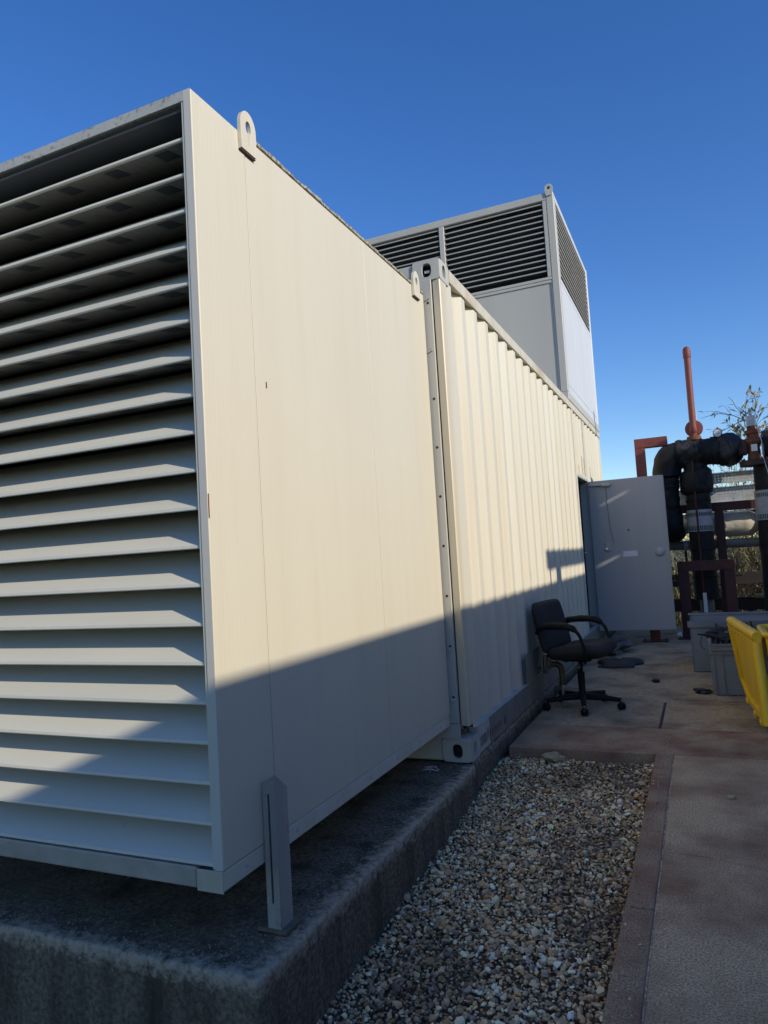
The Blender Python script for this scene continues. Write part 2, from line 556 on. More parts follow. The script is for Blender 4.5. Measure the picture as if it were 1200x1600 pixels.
# ------------------------------------------------------------------ gravel
def make_gravel():
    bm = bmesh.new()
    bmesh.ops.create_icosphere(bm, subdivisions=2, radius=1.0)
    bmesh.ops.dissolve_limit(bm, angle_limit=0.0, verts=[], edges=[])
    bm.free()
    bm = bmesh.new()
    bmesh.ops.create_icosphere(bm, subdivisions=1, radius=1.0)
    bm.verts.ensure_lookup_table()
    bv = np.array([v.co[:] for v in bm.verts])
    bf = np.array([[v.index for v in f.verts] for f in bm.faces])
    bm.free()
    shapes = []
    for k in range(24):
        s = np.array([1, rng.uniform(0.6, 0.95), rng.uniform(0.28, 0.7)])
        d = 1 + rng.normal(0, 0.11, (len(bv), 1))
        for q in range(3):                     # a few flat broken faces
            nrm = rng.normal(size=3)
            nrm /= np.linalg.norm(nrm)
            h = rng.uniform(0.55, 0.9)
            dd = (bv * d) @ nrm
            over = np.clip(dd - h, 0, None)[:, None]
            d = d * (1 - 0.75 * over / np.maximum(np.abs(dd)[:, None], 1e-3))
        shapes.append(bv * d * s)
    pts = []
    step = 0.0142
    for y in np.arange(GY0 + 0.9, GY1 - 0.004, step):
        for x in np.arange(GX0, GX1 - 0.005, step):
            pts.append((x + rng.uniform(-.5, .5) * step * 1.4, y + rng.uniform(-.5, .5) * step * 1.4, rng.uniform(-0.009, 0.002), min(0.014, 0.0074 * math.exp(rng.normal(0, 0.30)))))
    area = (GX1 - GX0) * (GY1 - GY0)
    for _ in range(int(area * 1500)):
        pts.append((rng.uniform(GX0, GX1 - 0.008), rng.uniform(GY0 + .9, GY1 - 0.008), rng.uniform(0.000, 0.010), min(0.024, 0.0105 * math.exp(rng.normal(0, 0.30)))))
    for _ in range(int(area * 30)):
        pts.append((rng.uniform(GX0 + .02, GX1 - 0.03), rng.uniform(GY0 + .9, GY1 - 0.02), rng.uniform(0.002, 0.008), rng.uniform(0.016, 0.026)))
    for _ in range(46):                       # strays kicked on to the edging
        x = GX1 + abs(rng.normal(0, 0.05))
        r = rng.uniform(0.003, 0.008)
        y = rng.uniform(1.5, GY1)
        pts.append((x, y, -gz(x, y) + 0.012 + r * 0.35, r))
    n = len(pts)
    nv = len(bv)
    V = np.empty((n, nv, 3), np.float32)
    C = np.empty((n, nv, 4), np.float32)
    pal = np.array([(0.42, 0.36, 0.27), (0.30, 0.25, 0.18), (0.52, 0.47, 0.38), (0.22, 0.18, 0.135), (0.16, 0.15, 0.145),
                    (0.34, 0.22, 0.11), (0.60, 0.57, 0.50), (0.20, 0.20, 0.215), (0.27, 0.20, 0.13), (0.37, 0.33, 0.27)])
    pw = np.array([.18, .18, .11, .14, .07, .07, .05, .06, .08, .06])
    pw /= pw.sum()
    for i, (x, y, dz, r) in enumerate(pts):
        q = Quaternion((0, 0, 1), rng.uniform(0, 6.283)) @ Quaternion((1, 0, 0), rng.normal(0, 0.45)) @ Quaternion((0, 1, 0), rng.normal(0, 0.35))
        R = np.array(q.to_matrix())
        lump = 0.010 * mnoise.noise(Vector((x * 5, y * 5, 0))) if x < GX1 else 0.0
        V[i] = (shapes[rng.integers(24)] * r) @ R.T + np.array((x, y, gz(x, y) + dz - 0.012 + lump))
        # damp mossy patches where the stones themselves are darker and dirtier
        dirt = mnoise.noise(Vector((x * 2.6 + 3, y * 2.0, 4.0))) + 0.4 * mnoise.noise(Vector((x * 9, y * 9, 1.0)))
        k = 0.55 if dirt > 0.24 else (0.8 if dirt > 0.0 else 1.0)
        C[i, :, :3] = np.minimum(pal[rng.choice(10, p=pw)] * rng.uniform(0.75, 1.2) * k * np.array((2.25, 1.9, 1.42)), 0.88)
        C[i, :, 3] = 1
    F = (bf[None] + (np.arange(n) * nv)[:, None, None]).reshape(-1, 3).astype(np.int32)
    me = bpy.data.meshes.new('gravel')
    me.vertices.add(n * nv)
    me.vertices.foreach_set('co', V.reshape(-1))
    me.loops.add(len(F) * 3)
    me.loops.foreach_set('vertex_index', F.reshape(-1))
    me.polygons.add(len(F))
    me.polygons.foreach_set('loop_start', np.arange(0, len(F) * 3, 3, dtype=np.int32))
    me.polygons.foreach_set('use_smooth', np.ones(len(F), bool))
    me.update(calc_edges=True)
    me.set_sharp_from_angle(angle=math.radians(48))
    ca = me.color_attributes.new('stone', 'FLOAT_COLOR', 'POINT')
    ca.data.foreach_set('color', C.reshape(-1))
    m = mat('gravel_stone', (0.3, 0.25, 0.2), None, rough=0.85, bump=0.001, bscale=160)
    t = m.node_tree
    vc = t.nodes.new('ShaderNodeVertexColor')
    vc.layer_name = 'stone'
    t.links.new(vc.outputs[0], t.nodes['Principled BSDF'].inputs['Base Color'])
    me.materials.append(m)
    return link('gravel', me)


tag(make_gravel(), 'mixed brown, grey and cream gravel filling the bed beside the plinth', 'gravel', kind='stuff')


def lump(name, c, r, m, parent=None, sub=2, amp=0.25, seed=0, sharp=35):
    bm = bmesh.new()
    bmesh.ops.create_icosphere(bm, subdivisions=sub, radius=1.0)
    vv = []
    for v in bm.verts:
        d = 1 + amp * mnoise.noise(v.co * 1.6 + Vector((seed, seed * 2.3, 0)))
        vv.append(Vector(c) + Vector((v.co.x * r[0], v.co.y * r[1], v.co.z * r[2])) * d)
    bm.verts.index_update()
    ff = [tuple(x.index for x in f.verts) for f in bm.faces]
    bm.free()
    return MB().add(vv, ff).build(name, m, parent, sharp)


tag(lump('stone', (-0.93, 4.44, -0.03), (0.065, 0.035, 0.030), STONE, seed=3, amp=0.5), 'largest pale tan stone, lying on the gravel against the yard edge', 'stone')
tag(lump('stone', (0.04, 3.80, 0.006), (0.019, 0.014, 0.010), STONE, seed=5), 'small loose pebble lying alone on the concrete path', 'stone')
tag(lump('stone', (-0.60, 2.02, gz(-.6, 2.0) + .006), (0.035, 0.026, 0.016), mat('slate_stone', (0.16, 0.17, 0.20), (0.12, 0.125, 0.15), 20, 0.8), seed=9), 'flat blue-grey stone lying on the gravel near the bottom of the picture', 'stone')

# grit, crumbs of concrete and dead leaf bits lying on the plinth and the paving edge
def make_grit():
    m_ = MB()
    rnd = random.Random(4)
    def bit(x, y, z, r):
        a = rnd.uniform(0, 6.28)
        ca, sa = math.cos(a) * r, math.sin(a) * r
        h = r * rnd.uniform(0.5, 0.9)
        m_.add([(x + ca, y + sa, z), (x - sa * .8, y + ca * .8, z), (x - ca * .9, y - sa * .9, z), (x + sa, y - ca, z), (x + ca * .2, y, z + h)], [(0, 1, 4), (1, 2, 4), (2, 3, 4), (3, 0, 4)])
    for _ in range(900):
        x = -1.245 - abs(rnd.gauss(0, 0.12))
        bit(x, rnd.uniform(1.76, 3.82), 0.067, rnd.uniform(0.0012, 0.0045))
    for _ in range(500):
        bit(rnd.uniform(-2.6, -1.25), 1.75 + abs(rnd.gauss(0, 0.08)), 0.067, rnd.uniform(0.0012, 0.004))
    for _ in range(700):
        bit(-0.33 + abs(rnd.gauss(0, 0.3)), rnd.uniform(1.6, 5.9), 0.0015, rnd.uniform(0.001, 0.0035))
    return m_.build('grit', mat('grit_stone', (0.50, 0.42, 0.30), (0.22, 0.18, 0.13), 300, 0.9))


tag(make_grit(), 'fine grit scattered on the plinth edge and paving', 'grit', kind='stuff')

# ------------------------------------------------------------------ neighbouring building on the sunny side (casts the long shadow)
nb = thing('neighbour_building', (3.2, 0, -0.4), 'low plant building across the yard whose flat roof shades the lower container', 'building')
SHX = 3.2
ROOFZ = EYE - 0.335 + 0.46 * (SHX + 1.358)
bx('wall', (SHX + 0.06, -9.0, -0.4), (7.5, 9.3, ROOFZ - 0.12), RENDER, nb, 0)
bx('roof', (SHX, -9.1, ROOFZ - 0.118), (7.6, 9.4, ROOFZ), RENDER, nb, 0)
sc_ = thing('added_shade_screen', (3.2, 7.0, ROOFZ), 'unseen slotted screen added on the neighbouring roof to shade the open door', 'screen')  # unseen, added to shade the door; its slots let light streaks through
LIFT = 0.46 * (SHX + 1.26)
OFFY = 0.36 * (SHX + 1.26)


def scr(y0, y1, z0, z1, name='panel'):
    bx(name, (SHX, y0, z0), (SHX + 0.03, y1, z1), RENDER, sc_, 0)


YA, YB = 7.0, 8.75
scr(YA, YB, ROOFZ, 2.995)
scr(YA, 7.80, 2.997, 3.035)
scr(7.90, YB, 2.997, 3.035)
scr(YA, YB, 3.037, 3.725)
scr(YA, 7.84, 3.727, 3.762)
scr(7.96, YB, 3.727, 3.762)
scr(YA, YB, 3.764, 4.14)
scr(8.752, 9.32, ROOFZ, 3.95)
dk = thing('roof_duct', (3.2, 5.0, ROOFZ), 'raised flat duct on posts along the neighbouring roof edge', 'duct')
bx('duct', (SHX, 6.5 - OFFY, EYE - 0.150 + LIFT), (SHX + 0.05, 6.99, EYE + 0.012 + LIFT), RENDER, dk, 0)
bx('post', (SHX, 6.56 - OFFY, ROOFZ), (SHX + 0.03, 6.60 - OFFY, EYE - 0.15 + LIFT), RENDER, dk, 0)
bx('post', (SHX, 6.64 - OFFY, ROOFZ), (SHX + 0.03, 6.67 - OFFY, EYE - 0.15 + LIFT), RENDER, dk, 0)
bx('post', (SHX, 6.90 - OFFY, ROOFZ), (SHX + 0.05, 7.10 - OFFY, EYE - 0.15 + LIFT), RENDER, dk, 0)
ae = thing('unseen_roof_aerial', (3.2, 5.85 - OFFY, ROOFZ), 'short unseen aerial added on the neighbouring roof edge for its spike shadow', 'aerial')  # unseen, added so a small spike of shadow falls on the container
MB().tube([(SHX, 5.86 - OFFY, ROOFZ), (SHX, 5.80 - OFFY, ROOFZ + 0.09)], 0.012, 8).build('pipe', RENDER, ae)
MB().tube([(SHX, 5.80 - OFFY, ROOFZ + 0.088), (SHX, 5.79 - OFFY, ROOFZ + 0.12)], 0.026, 8).build('cap', RENDER, ae)

# ------------------------------------------------------------------ louvred unit nearest the camera
UX, UY0, UY1, UZ0, UZ1, UXL = -1.358, 1.759, 3.842, 0.278, 2.755, -3.60
un = thing('louvred_plant_unit', (-2.4, 2.8, 0.278), 'large cream plant unit with horizontal louvres facing the camera', 'plant unit')
# side cladding: three sheets meeting at narrow recessed joints
SEAMS = [UY0 + 0.002, 2.053, 3.022, UY1]
for i in range(3):
    a, b = SEAMS[i], SEAMS[i + 1]
    bx('side_panel', (UX - 0.04, a + (0.0016 if i else 0), UZ0 + 0.062), (UX + (0.0 if i else 0.0016), b - (0.0016 if i < 2 else 0), UZ1 - 0.0), CREAM, un, 0.003 if i == 0 else 0.0008)
bx('joint_backing', (UX - 0.05, UY0 + 0.03, UZ0 + 0.07), (UX - 0.0405, UY1 - 0.01, UZ1 - 0.02), GREYPOST, un, 0)
bx('bottom_channel', (UX - 0.05, UY0 + 0.004, UZ0), (UX - 0.001, UY1 - 0.004, UZ0 + 0.058), CREAM2, un, 0.004)
bx('side_panel', (UXL, UY0 + 0.002, UZ0), (UXL + 0.04, UY1, UZ1), CREAM, un, 0.003)
bx('rear_panel', (UXL + 0.041, UY1 - 0.03, UZ0 + 0.01), (UX - 0.052, UY1 - 0.002, UZ1 - 0.01), GREYPOST, un, 0)
bx('floor_panel', (UXL + 0.041, UY0 + 0.02, UZ0 + 0.006), (UX - 0.052, UY1 - 0.032, UZ0 + 0.05), GREYPOST, un, 0)
bx('roof_panel', (UXL + 0.042, UY0 + 0.03, UZ1 - 0.05), (UX - 0.051, UY1 - 0.031, UZ1 - 0.002), GREYPOST, un, 0)
# lichen covered roof trim with an uneven edge
bm_ = MB()
for (a, b) in ((2.115, 3.655), (3.752, UY1)):
    n = max(3, int((b - a) / 0.045))
    for i in range(n):
        y0 = a + (b - a) * i / n
        y1 = a + (b - a) * (i + 1) / n
        h = random.uniform(0.010, 0.016)
        bm_.box((UX - 0.05, y0, UZ1 + 0.0045), (UX + random.uniform(0.003, 0.006), y1 + 0.0004, UZ1 + 0.0045 + h), 0.002)
    bm_.build('roof_trim', LICHEN, un)
    bm_ = MB()
# front frame
JW = 0.027
MB().prism([(UX, UY0), (UX - JW, UY0), (UX - JW, UY0 + 0.20), (UX - JW + 0.004, UY0 + 0.20), (UX - JW + 0.006, UY0 + 0.010), (UX - 0.002, UY0 + 0.001)], 'z', UZ0 + 0.062, UZ1).build('front_jamb', JAMB, un)
bx('front_sill', (UXL + 0.041, UY0 + 0.001, UZ0 + 0.002), (UX - 0.10, UY0 + 0.06, UZ0 + 0.062), SILL, un, 0.004)
bx('corner_block', (UX - 0.098, UY0 - 0.001, UZ0 - 0.004), (UX - 0.0015, UY0 + 0.0035, UZ0 + 0.060), RUSTRAIL, un, 0.003)
MB().prism([(UY0, UZ1 - 0.034), (UY0, UZ1), (UY0 + 0.03, UZ1), (UY0 + 0.03, UZ1 - 0.030), (UY0 + 0.22, UZ1 - 0.030), (UY0 + 0.22, UZ1 - 0.034)], 'x', UXL + 0.041, UX - JW - 0.0005).build('front_header', mat('speckled_header', (0.47, 0.46, 0.43), (0.42, 0.41, 0.38), 6, 0.6, 0, 0.001, 60, c3=(0.20, 0.185, 0.15), s3=55, lo3=0.55, hi3=0.70), un)
bx('louvre_backing', (UXL + 0.041, UY0 + 0.30, UZ0 + 0.06), (UX - 0.052, UY0 + 0.32, UZ1 - 0.052), DARK, un, 0)
bx('soffit_shade', (UXL + 0.045, UY0 + 0.012, UZ1 - 0.058), (UX - JW - 0.006, UY0 + 0.29, UZ1 - 0.0505), PATCH, un, 0)  # dark sheet added under the header; the recess shade is in its colour
# acoustic louvre blades: sloping top sheet, small drip lip, flat perforated lining below
PITCH = 0.1185
ZTOP = EYE + 1.381
XL, XR = UXL + 0.045, UX - JW - 0.004
FY = UY0 + 0.006


BD = 0.20


def blade(z, name='louvre_blade'):
    m = MB()
    prof = [(FY, z - 0.006), (FY + 0.0015, z + 0.0025), (FY + 0.006, z + 0.005), (FY + BD, z + 0.140), (FY + BD, z + 0.134), (FY + 0.012, z - 0.002), (FY + 0.010, z - 0.008), (FY + 0.002, z - 0.009)]
    m.prism(prof, 'x', XL, XR)
    return m.build(name, SLAT, un)


def lining(z, par):
    m = MB()
    sl = 0.20
    m.prism([(FY + 0.013, z - 0.005), (FY + 0.013, z - 0.003), (FY + BD - 0.004, z + 0.128), (FY + BD - 0.004, z - 0.005 + sl * (BD - 0.017))], 'x', XL + 0.002, XR - 0.002)
    out = [m.build('perforated_lining', PERF, par)]
    x = XR - 0.125
    first = None
    for k in range(5):
        if first is None:
            q = MB()
            za, zb_ = z - 0.005 + sl * 0.019, z - 0.005 + sl * 0.085
            q.prism([(FY + 0.032, za - 0.0016), (FY + 0.098, zb_ - 0.0016), (FY + 0.098, zb_ - 0.0003), (FY + 0.032, za - 0.0003)], 'x', x - 0.030, x + 0.030)
            first = q.build('lining_patch', PATCH, par)
            out.append(first)
        else:
            out.append(repeat(first, (-0.2195 * k, 0, 0), par))
    return out


b0 = blade(ZTOP)
l0 = lining(ZTOP, b0)
for k in range(1, 20):
    c = repeat(b0, (random.gauss(0, 0.0006), random.gauss(0, 0.0006), -PITCH * k + random.gauss(0, 0.0007)), un)
    for part in l0[:1] if k > 9 else l0:
        repeat(part, (0, 0, 0), c)


def lug(y, z, h, w, parent, x=UX, m=CREAM2, hole=0.016):
    n = 28
    outer, inner = [], []
    hc = (y, z + h - w * 0.62)
    for i in range(n):
        a = 2 * math.pi * i / n
        ca, sa = math.cos(a), math.sin(a)
        inner.append((hc[0] + hole * ca, hc[1] + hole * 1.5 * sa))
        if sa >= 0:
            outer.append((y + ca * w / 2, hc[1] + sa * w * 0.62))
        else:
            t = min(1.0, 1.0 / max(abs(ca) / (w / 2), abs(sa) / (hc[1] - z)) if True else 1)
            outer.append((y + ca * t, hc[1] + sa * t))
    return MB().ringplate(outer, inner, 'x', x + 0.0025, x + 0.016).build('lifting_lug', m, parent)


for (yy, zz) in ((2.058, 2.690), (3.702, 2.695)):
    L_ = lug(yy, zz, 0.150, 0.095, un)
    bx('weld_bead', (UX + 0.0022, yy - 0.046, zz - 0.006), (UX + 0.012, yy + 0.046, zz - 0.001), RUSTDK, L_, 0.001)
    bx('rust_streak', (UX + 0.0162, yy - 0.004, zz + 0.03), (UX + 0.0166, yy + 0.005, zz + 0.075), RUSTRAIL, L_, 0)
bx('chip', (UX + 0.0001, 2.116, 1.858), (UX + 0.0012, 2.122, 1.880), RUSTDK, un, 0)
bx('rust_chip', (UX + 0.0014, UY0 + 0.0025, 1.385), (UX + 0.0022, UY0 + 0.0065, 1.46), RUST, un, 0)
for i in range(7):
    MB().lathe([(0.006, 0), (0.006, 0.003), (0, 0.0032)], (UX - 0.0009, UY0 + 0.12 + i * 0.30, UZ0 + 0.03), (1, 0, 0), 8).build('screw_head', GALV, un)
# dark cowl standing on the roof
cw = thing('roof_cowl', (-1.80, 3.32, UZ1), 'dark rounded cowl just showing above the roof edge of the louvred unit', 'cowl')
MB().lathe([(0.20, 0.0), (0.21, 0.16), (0.22, 0.165), (0.22, 0.20), (0.19, 0.245), (0.12, 0.275), (0.0, 0.285)], (-1.80, 3.32, UZ1 + 0.004), (0, 0, 1), 28).build('hood', BLACKLAG, cw, 40)
MB().lathe([(0.24, 0.0), (0.24, 0.012)], (-1.80, 3.32, UZ1 + 0.0045), (0, 0, 1), 28).build('base_flange', BLACKLAG, cw, 40)

# slotted angle-iron leg on the plinth
lg = thing('support_leg', (-1.31, 1.99, 0.066), 'grey slotted angle bracket standing on the plinth against the louvred unit', 'bracket')
AX, AY = -1.302, 1.965          # the heel of the angle, towards the camera
sl_outer = [(AX - 0.062, 0.090), (AX, 0.090), (AX, 0.565), (AX - 0.062, 0.545)]


def angle_plate(y0, y1, x0, x1, z0, zt0, zt1, s0, s1, z_a, z_b, m, par):
    """upright plate in the xz plane with one long slot"""
    o = [(x0, z0), (x1, z0), (x1, zt1), (x0, zt0)]
    h = [(s0, z_a), (s1, z_a), (s1, z_b), (s0, z_b)]
    return MB().ringplate(o, h, 'y', y0, y1).build('slotted_flange', m, par)


angle_plate(AY, AY + 0.006, AX - 0.048, AX, 0.084, 0.535, 0.560, AX - 0.030, AX - 0.022, 0.16, 0.50, BRACKET, lg)
MB().prism([(AY + 0.0062, 0.084), (AY + 0.072, 0.084), (AY + 0.072, 0.505), (AY + 0.0062, 0.560)], 'x', AX - 0.006, AX).build('side_flange', BRACKET, lg)
bx('base_plate', (AX - 0.085, AY - 0.006, 0.070), (AX + 0.022, AY + 0.095, 0.084), mat('mossy_plate', (0.16, 0.145, 0.09), (0.09, 0.085, 0.06), 20, 0.8), lg, 0.003)
bx('slot_backing', (AX - 0.031, AY + 0.0065, 0.15), (AX - 0.021, AY + 0.009, 0.51), RUSTDK, lg, 0)

kt = thing('wire_ties', (-1.42, 3.68, 0.07), 'small tangle of bright wire ties left on the plinth', 'wire')
for i in range(6):
    a = random.uniform(0, 6.28)
    c = Vector((-1.42 + random.uniform(-.03, .03), 3.68 + random.uniform(-.03, .03), 0.079))
    d = Vector((math.cos(a), math.sin(a), 0)) * 0.045
    MB().tube([c - d, c + Vector((0.004, 0, 0.007)), c + d], 0.0028, 6).build('wire', GALV, kt)

# ------------------------------------------------------------------ container
CX, CY0, CY1, CZ0, CZ1, CXL = -1.26, 3.87, 11.15, 0.071, 2.967, -3.70
ct = thing('shipping_container', (-2.48, 7.5, 0.071), 'long cream corrugated shipping container standing on the plinth', 'container')
SEAMY = 8.56
PW = 0.115
# corner post: angled section, grey on its front return
MB().prism([(CX - 0.048, CY0 + 0.012), (CX - 0.006, CY0 + 0.004), (CX, CY0 + 0.010), (CX, CY0 + PW), (CX - 0.05, CY0 + PW), (CX - 0.05, CY0 + 0.05)], 'z', CZ0 + 0.20, CZ1 - 0.121).build('corner_post', CREAM2, ct)
bx('corner_post', (CX - 0.05, CY1 - 0.10, CZ0 + 0.171), (CX - 0.001, CY1, CZ1 - 0.121), CREAM2, ct, 0.006)
bx('corner_post', (CXL, CY0 + 0.004, CZ0 + 0.12), (CXL + 0.10, CY0 + 0.12, CZ1 - 0.121), CREAM2, ct, 0.006)


def casting(x0, x1, y0, y1, z0, z1, hole_z, hz, front=True):
    """corner casting with its oval holes in the front and side faces"""
    c = link('corner_casting', None, ct)
    o = MB()
    n = 20

    def rr(cx, cz, w, h, t=0.45):
        pts = []
        for i in range(n):
            a = 2 * math.pi * i / n
            ca, sa = math.cos(a), math.sin(a)
            e = 2.0 / 8.0
            pts.append((cx + math.copysign(abs(ca) ** e, ca) * w, cz + math.copysign(abs(sa) ** e, sa) * h))
        return pts

    def ov(cx, cz, w, h):
        return [(cx + w * math.copysign(abs(math.cos(2 * math.pi * i / n)) ** 0.8, math.cos(2 * math.pi * i / n)), cz + h * math.copysign(abs(math.sin(2 * math.pi * i / n)) ** 0.8, math.sin(2 * math.pi * i / n))) for i in range(n)]
    xc, yc, zc = (x0 + x1) / 2, (y0 + y1) / 2, (z0 + z1) / 2
    o.ringplate(rr(xc, zc, (x1 - x0) / 2, (z1 - z0) / 2), ov(xc + 0.004, zc + hole_z, 0.030, hz), 'y', y0, y0 + 0.018)
    o.ringplate(rr(yc, zc, (y1 - y0) / 2, (z1 - z0) / 2), ov(yc, zc + hole_z, 0.028, hz), 'x', x1 - 0.016, x1)
    o.box((x0 + 0.004, y0 + 0.004, z1 - 0.016), (x1 - 0.004, y1 - 0.004, z1 - 0.001), 0.006)
    o.box((x0 + 0.004, y0 + 0.004, z0 + 0.001), (x1 - 0.004, y1 - 0.004, z0 + 0.016), 0.006)
    o.box((x0, y0 + 0.02, z0 + 0.004), (x0 + 0.012, y1 - 0.004, z1 - 0.004), 0.003)
    o.build('casting_shell', GREYPOST, c, 40)
    MB().box((x0 + 0.013, y0 + 0.06, z0 + 0.017), (x1 - 0.05, y1 - 0.006, z1 - 0.017), 0).build('casting_core', DARK, c)
    return c


casting(CX - 0.165, CX + 0.002, CY0, CY0 + 0.175, CZ1 - 0.118, CZ1 + 0.006, 0.0, 0.042)
casting(CX - 0.165, CX + 0.002, CY0, CY0 + 0.175, CZ0 - 0.002, CZ0 + 0.128, -0.005, 0.040)
bx('bright_hook', (CX - 0.098, CY0 + 0.02, CZ1 - 0.065), (CX - 0.065, CY0 + 0.03, CZ1 - 0.050), LABELW, ct, 0.002)
# header and sill of the front end
bx('end_header', (CXL + 0.1, CY0 + 0.010, CZ1 - 0.13), (CX - 0.168, CY0 + 0.10, CZ1 - 0.004), GREYPOST, ct, 0.006)
bx('end_sill', (CXL + 0.1, CY0 + 0.010, CZ0), (CX - 0.168, CY0 + 0.10, CZ0 + 0.17), GREYPOST, ct, 0.006)
MB().box((CX - 0.31, CY0 + 0.0035, CZ1 - 0.105), (CX - 0.19, CY0 + 0.0095, CZ1 - 0.075), 0.002).build('lashing_slot', DARK, ct)
bx('end_wall', (CXL + 0.06, CY0 + 0.06, CZ0 + 0.17), (CX - 0.06, CY0 + 0.08, CZ1 - 0.13), GREYPOST, ct, 0)
# flange plate bolted between unit and container, two pieces with a joint
fp = bx('flange_plate', (UX - 0.14, CY0 - 0.008, CZ0 + 0.215), (CX - 0.054, CY0 + 0.0085, CZ1 - 0.115), GREYPOST, ct, 0.0015)
bx('flange_foot', (UX - 0.16, CY0 - 0.006, CZ0 + 0.129), (CX - 0.052, CY0 + 0.0085, CZ0 + 0.212), GREYPOST, ct, 0.0015)
bx('gap_shadow', (CX - 0.053, CY0 + 0.02, CZ0 + 0.2), (CX - 0.049, CY0 + 0.03, CZ1 - 0.12), DARK, ct, 0)
zb = CZ0 + 0.36
for i in range(9):
    bl = MB().lathe([(0.0085, -0.004), (0.0085, 0.0), (0.0, 0.0002)], (CX - 0.078, CY0 - 0.0085, zb + i * 0.285), (0, -1, 0), 8)
    bl.build('bolt_hole', DARK, fp)
for z in (CZ1 - 0.235, CZ1 - 0.545):
    MB().tube([(CX - 0.105, CY0 - 0.012, z - 0.008), (CX - 0.065, CY0 - 0.014, z + 0.006)], 0.005, 8).build('clamp_pin', GALV, fp)
for z in (CZ0 + 0.345, CZ0 + 0.63):
    MB().lathe([(0.012, 0), (0.012, 0.010), (0.006, 0.011), (0.006, 0.024), (0.0, 0.0245)], (CX - 0.080, CY0 - 0.0086, z), (0, -1, 0), 6).build('bolt', GREYPOST, fp)


# corrugated side
def corrugated(name, y0, y1, z0, z1, xo, dep, pitch, m, parent, sgn=1, phase=0.0):
    cyc = [(0.0, 1), (0.26, 1), (0.505, 0), (0.755, 0)]
    pts = []
    k = 0
    y = y0 + phase
    pts.append((y0, 1))
    while True:
        for a, lv in cyc:
            yy = y0 + phase + (k + a) * pitch
            if yy <= y0 + 1e-4:
                continue
            if yy >= y1:
                break
            pts.append((yy, lv))
        else:
            k += 1
            continue
        break
    pts.append((y1, pts[-1][1]))
    t = 0.003
    m_ = MB()
    zs = [z0 + (z1 - z0) * i / 8 for i in range(9)]
    vv, ff = [], []
    for (yy, lv) in pts:
        for z in zs:
            wob = 0.0012 * mnoise.noise(Vector((yy * 1.5, z * 1.7, 2)))
            vv.append((xo - (1 - lv) * dep * sgn + wob, yy, z))
    nz_ = len(zs)
    for i in range(len(pts) - 1):
        for j in range(nz_ - 1):
            ff.append((i * nz_ + j, (i + 1) * nz_ + j, (i + 1) * nz_ + j + 1, i * nz_ + j + 1))
    o = m_.add(vv, ff).build(name, m, parent)
    so = o.modifiers.new('thickness', 'SOLIDIFY')
    so.thickness = t
    so.offset = -1
    return o


RZ0, RZ1 = CZ0 + 0.168, CZ1 - 0.075
corrugated('corrugated_panel', CY0 + PW - 0.012, SEAMY - 0.002, RZ0 + 0.002, RZ1 - 0.002, CX - 0.008, 0.036, 0.278, CREAM2, ct, phase=0.06)
DY0, DY1, DZ0, DZ1 = 8.64, 9.44, 0.17, 2.075
corrugated('corrugated_panel', SEAMY + 0.052, 9.44, DZ1 + 0.065, RZ1 - 0.002, CX - 0.006, 0.030, 0.21, CREAM2, ct, phase=0.03)
corrugated('corrugated_panel', 9.47, CY1 - 0.1, RZ0 + 0.002, RZ1 - 0.002, CX - 0.006, 0.034, 0.278, CREAM2, ct, phase=0.05)
MB().prism([(CX - 0.055, RZ1), (CX + 0.004, RZ1 - 0.010), (CX + 0.006, RZ1 + 0.004), (CX + 0.006, CZ1 - 0.012), (CX + 0.002, CZ1 - 0.006), (CX - 0.055, CZ1 - 0.006)], 'y', CY0 + 0.176, CY1).build('top_rail', RUSTRAIL, ct)
bx('bottom_rail', (CX - 0.06, CY0 + 0.40, CZ0 + 0.002), (CX + 0.002, CY1, RZ0 - 0.004), DIRTRAIL, ct, 0.006)
bx('bottom_rail', (CX - 0.06, CY0 + 0.176, CZ0 + 0.002), (CX + 0.002, CY0 + 0.3985, RZ0 - 0.004), GREYPOST, ct, 0.006)
bx('rail_lip', (CX - 0.05, CY0 + 0.116, RZ0 - 0.0035), (CX + 0.006, CY1 - 0.1, RZ0 + 0.0015), GREYPOST, ct, 0.0015)
bx('seam_post', (CX - 0.03, SEAMY, RZ0 + 0.002), (CX + 0.004, SEAMY + 0.05, RZ1 - 0.012), CREAM2, ct, 0.004)
bx('seam_post', (CX - 0.03, 9.405, DZ1 + 0.066), (CX - 0.001, 9.425, RZ1 - 0.012), CREAM2, ct, 0.003)
bx('door_header', (CX - 0.06, SEAMY + 0.051, DZ1), (CX + 0.006, 9.468, DZ1 + 0.064), CREAM2, ct, 0.004)
bx('door_jamb', (CX - 0.06, SEAMY + 0.0505, RZ0 + 0.002), (CX + 0.002, DY0, DZ1 - 0.001), CREAM2, ct, 0.003)
bx('door_jamb', (CX - 0.10, DY1 + 0.001, RZ0 + 0.002), (CX + 0.004, 9.468, DZ1 - 0.001), GREYPOST, ct, 0.003)
for yy in (8.78, 9.10, 9.30):
    bx('stay_bar', (CX - 0.002, yy, DZ1 + 0.068), (CX + 0.010, yy + 0.022, DZ1 + (0.30 if yy > 8.8 else 0.16)), CREAM2, ct, 0.003)
